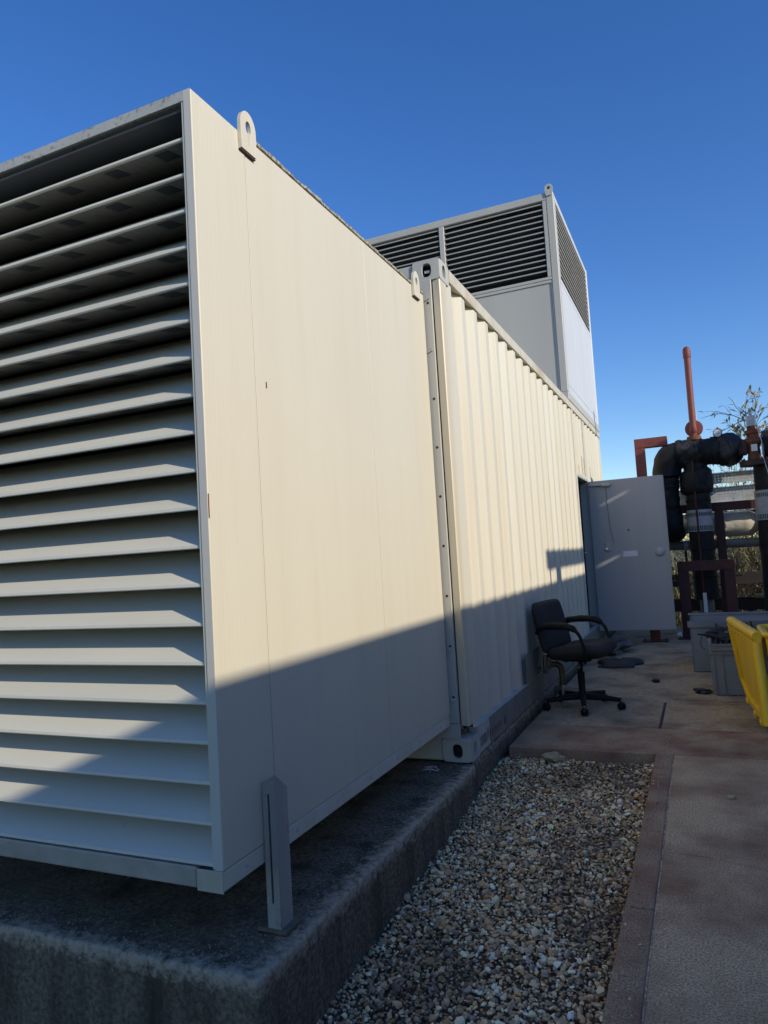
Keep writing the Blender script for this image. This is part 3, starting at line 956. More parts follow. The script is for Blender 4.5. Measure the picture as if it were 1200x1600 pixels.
# lettering on the bottom rail: too small in the photo to read, so only its strokes
lt = MB()
for i, y in enumerate((4.06, 4.085, 4.105, 4.13, 4.15, 4.17)):
    lt.box((CX + 0.0022, y, 0.110), (CX + 0.0030, y + 0.012, 0.168), 0)
for i, y in enumerate((4.60, 4.622, 4.644)):
    lt.box((CX + 0.0022, y, 0.112), (CX + 0.0030, y + 0.013, 0.162), 0)
tag(lt.build('rail_lettering', NAVYPRINT, ct), kind='stuff')
lt = MB()
y = 4.20
for w, h in ((.016, .075), (.016, .075), (.030, .05), (.028, .05), (.03, .05), (.028, .05), (.03, .05), (.03, .05), (.026, .05)):
    lt.box((CX + 0.0022, y, 0.112), (CX + 0.0030, y + w * 0.45, 0.112 + h), 0)
    lt.box((CX + 0.0022, y + w * 0.5, 0.125), (CX + 0.0030, y + w * 0.9, 0.112 + h * 0.8), 0)
    y += w + 0.013
tag(lt.build('rail_lettering', REDPRINT, ct), kind='stuff')
# remaining shell
bx('roof', (CXL + 0.02, CY0 + 0.11, CZ1 - 0.045), (CX - 0.056, CY1 - 0.02, CZ1 - 0.012), CREAM2, ct, 0)
bx('side_wall', (CXL, CY0 + 0.121, CZ0), (CXL + 0.03, CY1 - 0.01, CZ1 - 0.05), CREAM2, ct, 0)
bx('rear_wall', (CXL + 0.031, CY1 - 0.02, CZ0 + 0.01), (CX - 0.051, CY1 - 0.001, CZ1 - 0.05), CREAM2, ct, 0)
bx('container_floor', (CXL + 0.031, CY0 + 0.11, CZ0 + 0.02), (CX - 0.061, CY1 - 0.03, CZ0 + 0.16), DIRTRAIL, ct, 0)
bx('inner_partition', (CX - 0.75, 8.3, CZ0 + 0.17), (CX - 0.72, 10.2, CZ1 - 0.06), mat('inner_lining', (0.10, 0.105, 0.11), None, rough=0.7), ct, 0)

# the open door
DT = 0.05
dr = link('door', None, ct)
dr.location = Vector((CX, 9.44, DZ0)) - ct.location
bx('door_leaf', (CX + 0.012, DY1 - 0.045, DZ0), (-0.345, DY1 + 0.005, DZ1 - 0.002), DOORG, dr, 0.006)
q = at(985, 865, DY1 - 0.046)
bx('door_label', (q.x - 0.085, DY1 - 0.0475, q.z - 0.035), (q.x + 0.085, DY1 - 0.0455, q.z + 0.035), LABELW, dr, 0)
q = at(1031, 862, DY1 - 0.046)
MB().lathe([(0.052, 0), (0.052, 0.018), (0.044, 0.028), (0.02, 0.034), (0, 0.035)], (q.x, DY1 - 0.0455, q.z), (0, -1, 0), 18).build('door_knob', GALV, dr, 40)
q = at(946, 757, DY1 - 0.046)
bx('door_closer', (CX + 0.02, DY1 - 0.075, q.z - 0.012), (q.x + 0.06, DY1 - 0.0455, q.z + 0.012), GALV, dr, 0.004)
bx('closer_block', (q.x - 0.045, DY1 - 0.085, q.z - 0.028), (q.x + 0.055, DY1 - 0.0456, q.z + 0.002), GREYPOST, dr, 0.006)
q2 = at(952, 855, DY1 - 0.05)
cpts = [Vector((q.x, DY1 - 0.050, q.z - 0.03)), Vector((q.x + 0.004, DY1 - 0.049, q.z - 0.35)), Vector((q.x + 0.015, DY1 - 0.049, q.z - 0.55)), Vector((q.x + 0.05, DY1 - 0.05, q.z - 0.75)), Vector((q2.x, DY1 - 0.05, q2.z + 0.02))]
MB().tube(cpts, 0.003, 6).build('door_cord', PIPEG, dr, 60)
bx('latch_plate', (q2.x - 0.05, DY1 - 0.06, q2.z - 0.05), (q2.x + 0.03, DY1 - 0.0456, q2.z + 0.06), GREYPOST, dr, 0.006)
MB().lathe([(0.016, 0), (0.016, 0.03), (0, 0.031)], (q2.x - 0.03, DY1 - 0.0605, q2.z - 0.02), (0, -1, 0), 10).build('latch_pin', CHROME, dr, 40)
q = at(982, 828, DY1 - 0.046)
MB().lathe([(0.012, 0), (0.010, 0.003), (0, 0.0035)], (q.x, DY1 - 0.0455, q.z), (0, -1, 0), 10).build('door_hole', BLACK, dr)
MB().tube([(CX - 0.02, DY0 + 0.02, 1.17), (CX + 0.03, DY0 + 0.01, 1.17), (CX + 0.035, DY0 + 0.12, 1.16)], 0.009, 8).build('latch_hook', CHROME, ct, 50)

# drain outlet on the lower container side behind the chair
do = thing('drain_outlet', (-1.2, 5.75, 0.3), 'flanged drain outlet with brass elbow on the container side behind the chair', 'pipe outlet')
bx('recess_plate', (CX + 0.003, 5.30, 0.245), (CX + 0.010, 5.95, 0.46), DIRTRAIL, do, 0.003)
for xx in (0.045, 0.068):
    MB().lathe([(0.075, 0), (0.075, 0.016)], (CX + xx, 5.72, 0.33), (1, 0, 0), 20).build('flange', PIPEG, do, 40)
MB().tube([(CX + 0.0105, 5.72, 0.33), (CX + 0.11, 5.72, 0.33)], 0.04, 14).build('stub_pipe', PIPEG, do, 40)
pth = [Vector((CX + 0.10, 5.72, 0.33))] + bend((CX + 0.10, 5.72, 0.33), (CX + 0.19, 5.72, 0.33), (CX + 0.19, 5.72, 0.15), 0.06) + [Vector((CX + 0.19, 5.72, 0.17))]
MB().tube(pth, 0.024, 12).build('elbow', mat('dull_brass', (0.16, 0.12, 0.06), (0.11, 0.085, 0.05), 20, 0.5, 0.4), do, 50)
MB().tube([(CX + 0.19, 5.72, 0.169), (CX + 0.19, 5.72, 0.004)], 0.017, 12).build('tail_pipe', CHROME, do, 50)

# ------------------------------------------------------------------ louvred tower on the container roof
TY0, TY1, TZ0, TZ1, TXL = 8.42, 11.20, CZ1 + 0.004, 5.50, -4.05
TX = CX + 0.002
tw = thing('louvred_tower', (-2.48, 9.8, TZ0), 'tall louvred intake tower standing on the far container roof', 'plant unit')
LZ0, LZ1 = 4.475, 5.40
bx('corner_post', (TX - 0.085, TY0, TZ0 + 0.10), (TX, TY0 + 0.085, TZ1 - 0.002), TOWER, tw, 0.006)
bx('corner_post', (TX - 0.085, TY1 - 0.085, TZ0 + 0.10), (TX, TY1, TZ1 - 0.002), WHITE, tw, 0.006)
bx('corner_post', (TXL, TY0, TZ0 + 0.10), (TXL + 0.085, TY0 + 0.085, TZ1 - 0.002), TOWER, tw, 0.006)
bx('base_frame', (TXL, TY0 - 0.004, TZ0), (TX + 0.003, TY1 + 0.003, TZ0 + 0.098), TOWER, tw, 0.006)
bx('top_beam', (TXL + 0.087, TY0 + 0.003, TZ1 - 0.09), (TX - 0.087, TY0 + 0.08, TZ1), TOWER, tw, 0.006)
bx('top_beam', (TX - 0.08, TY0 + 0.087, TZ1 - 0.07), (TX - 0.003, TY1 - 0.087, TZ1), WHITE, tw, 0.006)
bx('top_cover', (TXL + 0.09, TY0 + 0.09, TZ1 - 0.03), (TX - 0.09, TY1 - 0.01, TZ1 - 0.006), TOWER, tw, 0)
bx('front_panel', (TXL + 0.087, TY0 + 0.018, TZ0 + 0.099), (TX - 0.105, TY0 + 0.03, LZ0 - 0.08), TOWER, tw, 0.002)
bx('panel_trim', (TX - 0.103, TY0 + 0.008, TZ0 + 0.099), (TX - 0.087, TY0 + 0.03, LZ0 - 0.04), GREYPOST, tw, 0.002)
bx('mid_rail', (TXL + 0.087, TY0 + 0.006, LZ0 - 0.078), (TX - 0.087, TY0 + 0.05, LZ0 - 0.042), TOWER, tw, 0.004)
bx('mid_rail', (TXL + 0.087, TY0 + 0.002, LZ0 - 0.040), (TX - 0.087, TY0 + 0.05, LZ0 - 0.004), TOWER, tw, 0.004)
bx('mullion', (-2.71, TY0 + 0.001, LZ0 - 0.003), (-2.645, TY0 + 0.09, TZ1 - 0.091), TOWER, tw, 0.004)
bx('louvre_frame', (TX - 0.135, TY0 + 0.004, LZ0 - 0.003), (TX - 0.087, TY0 + 0.09, TZ1 - 0.091), TOWER, tw, 0.004)
bx('dark_backing', (TXL + 0.09, TY0 + 0.14, LZ0), (TX - 0.13, TY0 + 0.15, TZ1 - 0.095), DARK, tw, 0)
bx('dark_backing', (TX - 0.15, TY0 + 0.152, LZ0), (TX - 0.14, TY1 - 0.09, TZ1 - 0.095), DARK, tw, 0)
TP = 0.0685


def tblade(x0, x1, z):
    y = TY0 + 0.012
    return MB().prism([(y, z - 0.009), (y, z + 0.007), (y + 0.07, z + 0.025), (y + 0.07, z + 0.022), (y + 0.003, z + 0.004), (y + 0.003, z - 0.009)], 'x', x0, x1).build('louvre_blade', TBLADE, tw)


for (x0, x1) in ((TXL + 0.09, -2.712), (-2.643, TX - 0.137)):
    b_ = tblade(x0, x1, TZ1 - 0.125)
    for k in range(1, 13):
        repeat(b_, (0, 0, -TP * k), tw)


def sblade(z):
    x = TX - 0.012
    return MB().prism([(x, z - 0.009), (x, z + 0.007), (x - 0.07, z + 0.025), (x - 0.07, z + 0.022), (x - 0.003, z + 0.004), (x - 0.003, z - 0.009)], 'y', TY0 + 0.15, TY1 - 0.087).build('louvre_blade', TBLADE, tw)


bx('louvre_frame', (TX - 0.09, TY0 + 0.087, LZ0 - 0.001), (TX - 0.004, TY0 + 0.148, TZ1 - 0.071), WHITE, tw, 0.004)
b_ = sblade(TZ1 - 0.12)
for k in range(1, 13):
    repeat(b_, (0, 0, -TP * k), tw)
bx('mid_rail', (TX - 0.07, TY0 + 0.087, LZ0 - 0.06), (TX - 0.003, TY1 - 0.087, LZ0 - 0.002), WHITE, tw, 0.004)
n = 3
for i in range(n):
    a = TY0 + 0.087 + (TY1 - TY0 - 0.174) * i / n
    b = TY0 + 0.087 + (TY1 - TY0 - 0.174) * (i + 1) / n
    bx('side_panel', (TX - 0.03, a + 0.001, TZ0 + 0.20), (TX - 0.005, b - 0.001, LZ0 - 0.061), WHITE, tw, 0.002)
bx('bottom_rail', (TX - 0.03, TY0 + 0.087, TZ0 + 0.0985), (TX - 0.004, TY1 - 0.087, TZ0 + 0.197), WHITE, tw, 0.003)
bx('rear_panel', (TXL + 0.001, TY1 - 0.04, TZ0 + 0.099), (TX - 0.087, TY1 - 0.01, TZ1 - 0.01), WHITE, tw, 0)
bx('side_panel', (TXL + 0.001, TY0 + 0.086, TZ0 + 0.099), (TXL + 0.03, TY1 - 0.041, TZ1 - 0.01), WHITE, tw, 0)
n_ = 28
oc, ic = [], []
for i in range(n_):
    a = 2 * math.pi * i / n_
    ic.append((TX - 0.045 + 0.020 * math.cos(a), TZ1 + 0.045 + 0.020 * math.sin(a)))
    s = math.sin(a)
    oc.append((TX - 0.045 + 0.048 * math.cos(a), TZ1 + 0.045 + (0.045 * s if s >= 0 else max(-0.095, 0.14 * s))))
MB().ringplate(oc, ic, 'y', TY0 - 0.012, TY0 - 0.0005).build('lifting_lug', TOWER, tw, 40)
bx('lug_hole_backing', (TX - 0.062, TY0 + 0.004, TZ1 + 0.0005), (TX - 0.030, TY0 + 0.016, TZ1 + 0.062), RUSTDK, tw, 0.004)

# ------------------------------------------------------------------ office chair
ch = thing('office_chair', (-0.932, 5.728, 0.0), 'old charcoal office chair with looped arms beside the container', 'chair')
ANG = math.radians(-11.7)
CF = Vector((math.cos(ANG), math.sin(ANG), 0))
CS = Vector((-math.sin(ANG), math.cos(ANG), 0))
CO = Vector((-0.922, 5.70, 0))


def cp(f, s, z):
    return CO + CF * f + CS * s + Vector((0, 0, z))


def cushion(name, fn, nu, nv_, m, par, thick):
    """closed cushion from a centre surface fn(u,v)->(point, normal), u,v in -1..1"""
    vv, ff = [], []
    for side in (1, -1):
        for j in range(nv_ + 1):
            for i in range(nu + 1):
                u, v = -1 + 2 * i / nu, -1 + 2 * j / nv_
                p, nn = fn(u, v)
                e = max(0.0, (1 - abs(u) ** 6)) * max(0.0, (1 - abs(v) ** 6))
                vv.append(p + nn * side * thick * (0.25 + 0.75 * e ** 0.4))
    k = (nu + 1) * (nv_ + 1)
    for j in range(nv_):
        for i in range(nu):
            a = j * (nu + 1) + i
            ff.append((a, a + 1, a + nu + 2, a + nu + 1))
            ff.append((k + a, k + a + nu + 1, k + a + nu + 2, k + a + 1))
    bd = [i for i in range(nu + 1)] + [j * (nu + 1) + nu for j in range(1, nv_ + 1)] + [nv_ * (nu + 1) + i for i in range(nu - 1, -1, -1)] + [j * (nu + 1) for j in range(nv_ - 1, 0, -1)]
    for i in range(len(bd)):
        a, b = bd[i], bd[(i + 1) % len(bd)]
        ff.append((a, k + a, k + b, b))
    return MB().add(vv, ff).build(name, m, par, 60)


def corner_round(u, v, p=9.0):
    r = (abs(u) ** p + abs(v) ** p) ** (1 / p)
    m_ = max(abs(u), abs(v))
    k = m_ / r if r > 1e-6 else 1
    return u * k, v * k


def seat_fn(u, v):
    u, v = corner_round(u, v)
    z = 0.435 + 0.018 * u - 0.016 * max(0, u - 0.6) * 2 + 0.022 * v * v
    return cp(0.025 + 0.205 * u, 0.262 * v, z), Vector((0, 0, 1))


def back_fn(u, v):
    u, v = corner_round(u, v)
    t = (v + 1) / 2
    f = -0.165 - 0.085 * t - 0.03 * (1 - u * u) * 0.6
    z = 0.44 + 0.385 * t
    w = 0.282 - 0.012 * t
    return cp(f, u * w, z), (CF * 0.96 + Vector((0, 0, 0.27))).normalized()


cushion('seat', seat_fn, 14, 14, FABRIC, ch, 0.056)
cushion('backrest', back_fn, 14, 14, FABRIC, ch, 0.036)
MB().tube([cp(-0.10, 0, 0.36), cp(-0.215, 0, 0.38), cp(-0.245, 0, 0.48), cp(-0.262, 0, 0.58)], 0.018, 10).build('back_bracket', PLASTIC, ch, 50)
bx('seat_plate', (CO.x - 0.12, CO.y - 0.10, 0.365), (CO.x + 0.10, CO.y + 0.10, 0.395), PLASTIC, ch, 0.01)
for s in (-1, 1):
    k = 0.288 * s
    pts = [cp(-0.225, k * 0.93, 0.595)] + bend(cp(-0.225, k, 0.61), cp(-0.17, k, 0.640), cp(0.03, k, 0.640), 0.045) + [cp(0.0, k, 0.643)]
    pts += bend(cp(-0.01, k, 0.643), cp(0.10, k, 0.636), cp(0.155, k, 0.50), 0.07) + [cp(0.158, k, 0.46), cp(0.15, k * 0.92, 0.405), cp(0.11, k * 0.7, 0.385)]
    MB().tube(pts, 0.013, 10).build('armrest', PLASTIC, ch, 60)
    pad = [cp(-0.215, k, 0.627), cp(-0.19, k, 0.645), cp(-0.08, k, 0.657), cp(0.02, k, 0.654), cp(0.075, k, 0.636), cp(0.095, k, 0.620)]
    MB().tube(pad, [0.016, 0.024, 0.026, 0.026, 0.025, 0.017], 12).build('arm_pad', PLASTIC, ch, 60)
MB().lathe([(0.026, 0.10), (0.028, 0.27), (0.018, 0.275), (0.018, 0.366)], CO, (0, 0, 1), 16).build('gas_column', PLASTIC, ch, 40)
MB().lathe([(0.045, 0.065), (0.045, 0.10), (0.03, 0.125), (0.026, 0.13)], CO, (0, 0, 1), 16).build('hub', PLASTIC, ch, 40)
MB().tube([cp(0.0, -0.05, 0.36), cp(0.06, -0.17, 0.345), cp(0.07, -0.22, 0.34)], 0.006, 8).build('lever', CHROME, ch, 50)
for i in range(5):
    a = math.radians(-8 + 72 * i)
    d = Vector((math.cos(a), math.sin(a), 0))
    nrm = Vector((-d.y, d.x, 0))
    tip = CO + d * 0.29
    leg_ = MB().tube([CO + d * 0.03 + Vector((0, 0, 0.088)), CO + d * 0.15 + Vector((0, 0, 0.085)), tip + Vector((0, 0, 0.072))], [0.026, 0.022, 0.016], 10).build('base_arm', PLASTIC, ch, 50)
    cst = link('caster', None, ch)
    b3 = a + 1.1 * ((i * 37) % 5 - 2)
    n3 = Vector((math.cos(b3), math.sin(b3), 0))
    MB().tube([tip + Vector((0, 0, 0.03)), tip + Vector((0, 0, 0.075))], 0.007, 8).build('stem', CHROME, cst, 50)
    for s in (-1, 1):
        c0 = tip + n3 * 0.014 * s + Vector((0, 0, 0.0265))
        MB().lathe([(0.018, -0.009), (0.026, -0.006), (0.026, 0.006), (0.018, 0.009)], c0, n3, 16).build('wheel', PLASTIC, cst, 40)
    MB().tube([tip + Vector((0, 0, 0.030)) - n3 * 0.024, tip + Vector((0, 0, 0.058)), tip + Vector((0, 0, 0.030)) + n3 * 0.024], 0.010, 8).build('hood', PLASTIC, cst, 50)

# things left on the yard floor
bg = thing('rubber_mat_bag', (-0.86, 7.78, 0.0), 'flat black rubber bag lying on the yard behind the chair', 'bag')
vv, ff = [], []
for k, (sc2, z) in enumerate(((1.0, 0.003), (1.04, 0.02), (0.95, 0.06), (0.7, 0.085), (0.2, 0.095))):
    for i in range(24):
        a = 2 * math.pi * i / 24
        r = 1 + 0.14 * math.sin(3 * a + 0.6) + 0.08 * math.sin(5 * a)
        vv.append((-0.87 + 0.205 * r * sc2 * math.cos(a), 7.80 + 0.20 * r * sc2 * math.sin(a), z * 0.62 * (1 + 0.25 * math.sin(2 * a + 1))))
for k in range(4):
    for i in range(24):
        j = (i + 1) % 24
        ff.append((k * 24 + i, k * 24 + j, (k + 1) * 24 + j, (k + 1) * 24 + i))
ff += [tuple(range(96, 120)), tuple(range(23, -1, -1))]
MB().add(vv, ff).build('bag_body', BAGM, bg, 60)
MB().tube([(-1.05, 7.60, 0.012), (-0.95, 7.55, 0.016), (-0.82, 7.56, 0.014), (-0.70, 7.60, 0.012)], 0.010, 8).build('strap', BAGM, bg, 60)
tag(lump('rag_scrap', (-0.456, 6.82, 0.016), (0.035, 0.03, 0.016), BAGM, amp=0.6, seed=2), 'smallest black scrap on the yard, midway between chair and crates', 'rag')
tag(lump('glove_scrap', (-0.08, 6.37, 0.017), (0.062, 0.045, 0.017), BAGM, sub=3, amp=0.9, seed=6), 'crumpled black work glove on the yard beside the grey crate', 'glove')
gp = thing('plastic_sheeting', (-1.0, 8.75, 0.0), 'crumpled grey polythene sheeting heaped by the container doorway', 'sheeting')
lump('sheet_heap', (-1.03, 8.75, 0.07), (0.15, 0.34, 0.10), mat('grey_polythene', (0.10, 0.10, 0.10), (0.05, 0.05, 0.05), 9, 0.35, 0, 0.03, 9), gp, 4, 0.9, 4, 30)

# grey trough
bxx = thing('steel_trough', (0.5, 7.6, 0), 'long grey sheet-steel trough with flat rim standing behind the crate', 'trough')
BX0, BX1, BY0, BY1, BZ = -0.150, 1.35, 7.38, 8.02, 0.475
bx('front_wall', (BX0 + 0.012, BY0, 0.004), (BX1 - 0.012, BY0 + 0.012, BZ - 0.062), ZINCBOX, bxx, 0.002)
bx('rear_wall', (BX0 + 0.012, BY1 - 0.012, 0.004), (BX1 - 0.012, BY1, BZ - 0.005), ZINCBOX, bxx, 0.002)
bx('end_wall', (BX0, BY0 - 0.001, 0.004), (BX0 + 0.0115, BY1, BZ - 0.005), ZINCBOX, bxx, 0.002)
bx('end_wall', (BX1 - 0.0115, BY0 - 0.001, 0.004), (BX1, BY1, BZ - 0.005), ZINCBOX, bxx, 0.002)
bx('rim', (BX0 - 0.02, BY0 - 0.02, BZ - 0.060), (BX1 + 0.02, BY0 + 0.010, BZ), ZINCBOX, bxx, 0.004)
bx('rim', (BX0 - 0.02, BY1 - 0.011, BZ - 0.004), (BX1 + 0.02, BY1 + 0.02, BZ + 0.02), ZINCBOX, bxx, 0.004)
bx('cover_sheet', (BX0 + 0.012, BY0 + 0.011, BZ - 0.03), (BX1 - 0.012, BY1 - 0.013, BZ - 0.016), ZINCBOX, bxx, 0.002)
bx('trough_floor', (BX0 + 0.012, BY0 + 0.013, 0.005), (BX1 - 0.012, BY1 - 0.013, 0.02), ZINCBOX, bxx, 0)

# grey stacking crate with cables
cr = thing('stacking_crate', (0.2, 6.45, 0), 'grey plastic stacking crate heaped with black cable, beside the yellow bin', 'crate')
KX0, KX1, KY0, KY1, KZ = 0.012, 0.40, 6.28, 6.86, 0.405


def tapered(m_, x0, x1, y0, y1, z0, z1, t, wall):
    """open box whose walls lean out by t, wall thick"""
    o = [(x0 + t, y0 + t, z0), (x1 - t, y0 + t, z0), (x1 - t, y1 - t, z0), (x0 + t, y1 - t, z0), (x0, y0, z1), (x1, y0, z1), (x1, y1, z1), (x0, y1, z1)]
    w = wall
    i_ = [(x0 + t + w, y0 + t + w, z0 + w), (x1 - t - w, y0 + t + w, z0 + w), (x1 - t - w, y1 - t - w, z0 + w), (x0 + t + w, y1 - t - w, z0 + w), (x0 + w, y0 + w, z1), (x1 - w, y0 + w, z1), (x1 - w, y1 - w, z1), (x0 + w, y1 - w, z1)]
    f = [(0, 3, 2, 1)]
    for a in range(4):
        b = (a + 1) % 4
        f += [(a, b, 4 + b, 4 + a), (8 + a, 12 + a, 12 + b, 8 + b), (4 + a, 4 + b, 12 + b, 12 + a)]
    f.append((8, 9, 10, 11))
    m_.add(o + i_, f)


m_ = MB()
tapered(m_, KX0, KX1, KY0, KY1, 0.004, KZ - 0.05, 0.012, 0.006)
m_.build('crate_body', CRATE, cr)
for z0, z1, e in ((KZ - 0.012, KZ, 0.016), (KZ - 0.050, KZ - 0.043, 0.014), (KZ - 0.080, KZ - 0.073, 0.014)):
    m_ = MB()
    m_.ringplate([(KX0 - e, KY0 - e), (KX1 + e, KY0 - e), (KX1 + e, KY1 + e), (KX0 - e, KY1 + e)], [(KX0 + 0.006, KY0 + 0.006), (KX1 - 0.006, KY0 + 0.006), (KX1 - 0.006, KY1 - 0.006), (KX0 + 0.006, KY1 - 0.006)], 'z', z0, z1)
    m_.build('crate_rim', CRATE, cr)
m_ = MB()
m_.ringplate([(KX0 - 0.004, KY0 - 0.004), (KX1 + 0.004, KY0 - 0.004), (KX1 + 0.004, KY1 + 0.004), (KX0 - 0.004, KY1 + 0.004)], [(KX0 + 0.006, KY0 + 0.006), (KX1 - 0.006, KY0 + 0.006), (KX1 - 0.006, KY1 - 0.006), (KX0 + 0.006, KY1 - 0.006)], 'z', KZ - 0.043, KZ - 0.0125)
m_.build('crate_band', CRATE, cr)
for x in (KX0 + 0.012, KX0 + 0.075, KX1 - 0.085, KX1 - 0.02):
    bx('rib', (x, KY0 - 0.010, 0.010), (x + 0.008, KY0 + 0.010, KZ - 0.081), CRATE, cr, 0.002)
for y in (KY0 + 0.02, KY0 + 0.19, KY0 + 0.38, KY1 - 0.03):
    bx('rib', (KX0 - 0.010, y, 0.010), (KX0 + 0.010, y + 0.008, KZ - 0.081), CRATE, cr, 0.002)
cb = thing('cable_tangle', (0.15, 6.5, KZ), 'tangle of black cable and scrap spilling from the grey crate', 'cable')
for i in range(16):
    p = Vector((random.uniform(0.06, 0.34), random.uniform(6.34, 6.75), KZ - 0.03))
    d = Vector((random.uniform(-1, 1), random.uniform(-1, 1), 0)) * 0.12
    top = p + d * 0.5 + Vector((0, 0, random.uniform(0.06, 0.16)))
    e = p + d + Vector((0, 0, random.uniform(0.0, 0.09)))
    MB().tube([p, p.lerp(top, .6) + Vector((.01, .0, .03)), top, e.lerp(top, .4) + Vector((0, 0.01, .01)), e], random.uniform(0.007, 0.013), 8).build('cable', BAGM, cb, 60)
lump('scrap_sheet', (0.10, 6.36, KZ + 0.07), (0.12, 0.05, 0.045), BAGM, cb, 3, 0.9, 11, 30)
lump('scrap_sheet', (0.13, 6.34, KZ + 0.055), (0.055, 0.03, 0.04), PIPEG, cb, 2, 0.9, 15, 30)
MB().tube([(0.12, 6.30, KZ + 0.03), (0.0, 6.26, KZ + 0.075), (-0.075, 6.22, KZ + 0.085)], [0.014, 0.012, 0.006], 8).build('cable_end', BAGM, cb, 60)
MB().tube([(-0.04, 6.24, KZ + 0.08), (-0.06, 6.22, KZ + 0.03), (-0.05, 6.22, KZ - 0.02), (-0.03, 6.24, KZ - 0.035)], 0.003, 6).build('thin_wire', BAGM, cb, 60)

# yellow bin with its lid hanging open towards the container
yt = thing('yellow_bin', (0.7, 5.5, 0), 'yellow plastic bin with its lid hanging open at the right edge', 'bin')


def rrect(x0, x1, y0, y1, r, n=5):
    out = []
    for (cx, cy, a0) in ((x1 - r, y1 - r, 0), (x0 + r, y1 - r, math.pi / 2), (x0 + r, y0 + r, math.pi), (x1 - r, y0 + r, 1.5 * math.pi)):
        for i in range(n + 1):
            a = a0 + (math.pi / 2) * i / n
            out.append((cx + r * math.cos(a), cy + r * math.sin(a)))
    return out


YX0, YX1, YY0, YY1, YZ = 0.328, 1.15, 5.10, 5.62, 0.615
vv, ff = [], []
levels = [(0.06, 0.03, 0.04), (0.05, 0.12, 0.05), (0.02, 0.44, 0.05), (0.012, 0.46, 0.05), (0.006, YZ - 0.02, 0.05), (0.006, YZ - 0.004, 0.05), (0.030, YZ - 0.004, 0.04), (0.036, 0.44, 0.04), (0.08, 0.06, 0.03)]
for ins, z, r in levels:
    vv += [(x, y, z) for (x, y) in rrect(YX0 + ins, YX1 - ins, YY0 + ins, YY1 - ins, r)]
k = len(levels)
n1 = len(vv) // k
for i in range(k - 1):
    for j_ in range(n1):
        q_ = (j_ + 1) % n1
        ff.append((i * n1 + j_, i * n1 + q_, (i + 1) * n1 + q_, (i + 1) * n1 + j_))
ff += [tuple(range(n1 - 1, -1, -1)), tuple((k - 1) * n1 + j_ for j_ in range(n1))]
MB().add(vv, ff).build('bin_body', YELLOW, yt, 40)
rim = [Vector((x, y, YZ - 0.006)) for (x, y) in rrect(YX0, YX1, YY0, YY1, 0.055, 8)]
MB().tube(rim + rim[:2], 0.018, 12, False).build('rolled_rim', YELLOW, yt, 60)
AMBER = mat('amber_plastic', (0.60, 0.33, 0.012), (0.50, 0.26, 0.010), 5, 0.42, 0, 0.001, 25)
bx('front_recess', (YX0 + 0.075, YY0 + 0.016, 0.07), (YX1 - 0.08, YY0 + 0.07, 0.40), AMBER, yt, 0.01)
bx('front_boss', (YX0 + 0.10, YY0 + 0.004, 0.30), (YX0 + 0.17, YY0 + 0.03, 0.38), YELLOW, yt, 0.008)
# the lid: a shallow tray, corners far-top, near-top, near-bottom, far-bottom on its outer face
LC = [Vector((0.150, 6.12, 0.615)), Vector((0.274, 5.20, 0.600)), Vector((0.290, 5.02, 0.060)), Vector((0.205, 6.14, 0.060))]


def lidp(u, v, o=0.0):
    """u from far to near, v from bottom to top, o outwards; the far lower corner is cut away"""
    lo_ = LC[3].lerp(LC[2], u)
    lo_.z += 0.10 * max(0.0, 0.35 - u) / 0.35
    p = lo_.lerp(LC[0].lerp(LC[1], u), v)
    return p + Vector((-o, -o * 0.12, 0))


def lidpatch(name, u0, u1, v0, v1, o0, o1, m=YELLOW, n=8):
    a = []
    for o in (o0, o1):
        for j_ in range(n + 1):
            for i in range(n + 1):
                a.append(lidp(u0 + (u1 - u0) * i / n, v0 + (v1 - v0) * j_ / n, o))
    k_ = (n + 1) ** 2
    f = []
    for j_ in range(n):
        for i in range(n):
            q_ = j_ * (n + 1) + i
            f.append((q_, q_ + 1, q_ + n + 2, q_ + n + 1))
            f.append((k_ + q_, k_ + q_ + n + 1, k_ + q_ + n + 2, k_ + q_ + 1))
    bd = [i for i in range(n + 1)] + [r_ * (n + 1) + n for r_ in range(1, n + 1)] + [n * (n + 1) + i for i in range(n - 1, -1, -1)] + [r_ * (n + 1) for r_ in range(n - 1, 0, -1)]
    for i in range(len(bd)):
        p_, q_ = bd[i], bd[(i + 1) % len(bd)]
        f.append((p_, k_ + p_, k_ + q_, q_))
    return MB().add(a, f).build(name, m, lid, 40)


lid = link('lid', None, yt)
lidpatch('lid_panel', 0.0, 1.0, 0.0, 1.0, -0.035, -0.012)
lidpatch('lid_border', 0.0, 0.07, 0.0, 0.93, -0.0115, 0.012)
lidpatch('lid_border', 0.86, 1.0, 0.0, 0.93, -0.0115, 0.014)
lidpatch('lid_border', 0.071, 0.859, 0.0, 0.07, -0.0115, 0.010)
lidpatch('lid_border', 0.071, 0.859, 0.85, 0.93, -0.0115, 0.012)
MB().tube([lidp(t / 12, 0.985, -0.014) for t in range(13)], [0.026] + [0.036] * 11 + [0.030], 16).build('lid_roll', YELLOW, lid, 60)
MB().tube([lidp(0.985, t / 10, -0.010) for t in range(10)], 0.030, 14).build('lid_roll', YELLOW, lid, 60)
for t in (0.35, 0.47, 0.60, 0.72):
    c_ = lidp(t, 0.89, 0.0125)
    MB().lathe([(0.008, 0), (0.007, 0.0015), (0, 0.0016)], c_, (-1, 0, 0), 10).build('drain_hole', BLACK, lid)
for t in (0.30, 0.62, 0.84):
    MB().box(lidp(t, 0.0, 0.0) + Vector((-0.018, -0.05, -0.030)), lidp(t, 0.0, 0.0) + Vector((0.02, 0.05, 0.004)), 0.008).build('hinge_lug', YELLOW, lid)
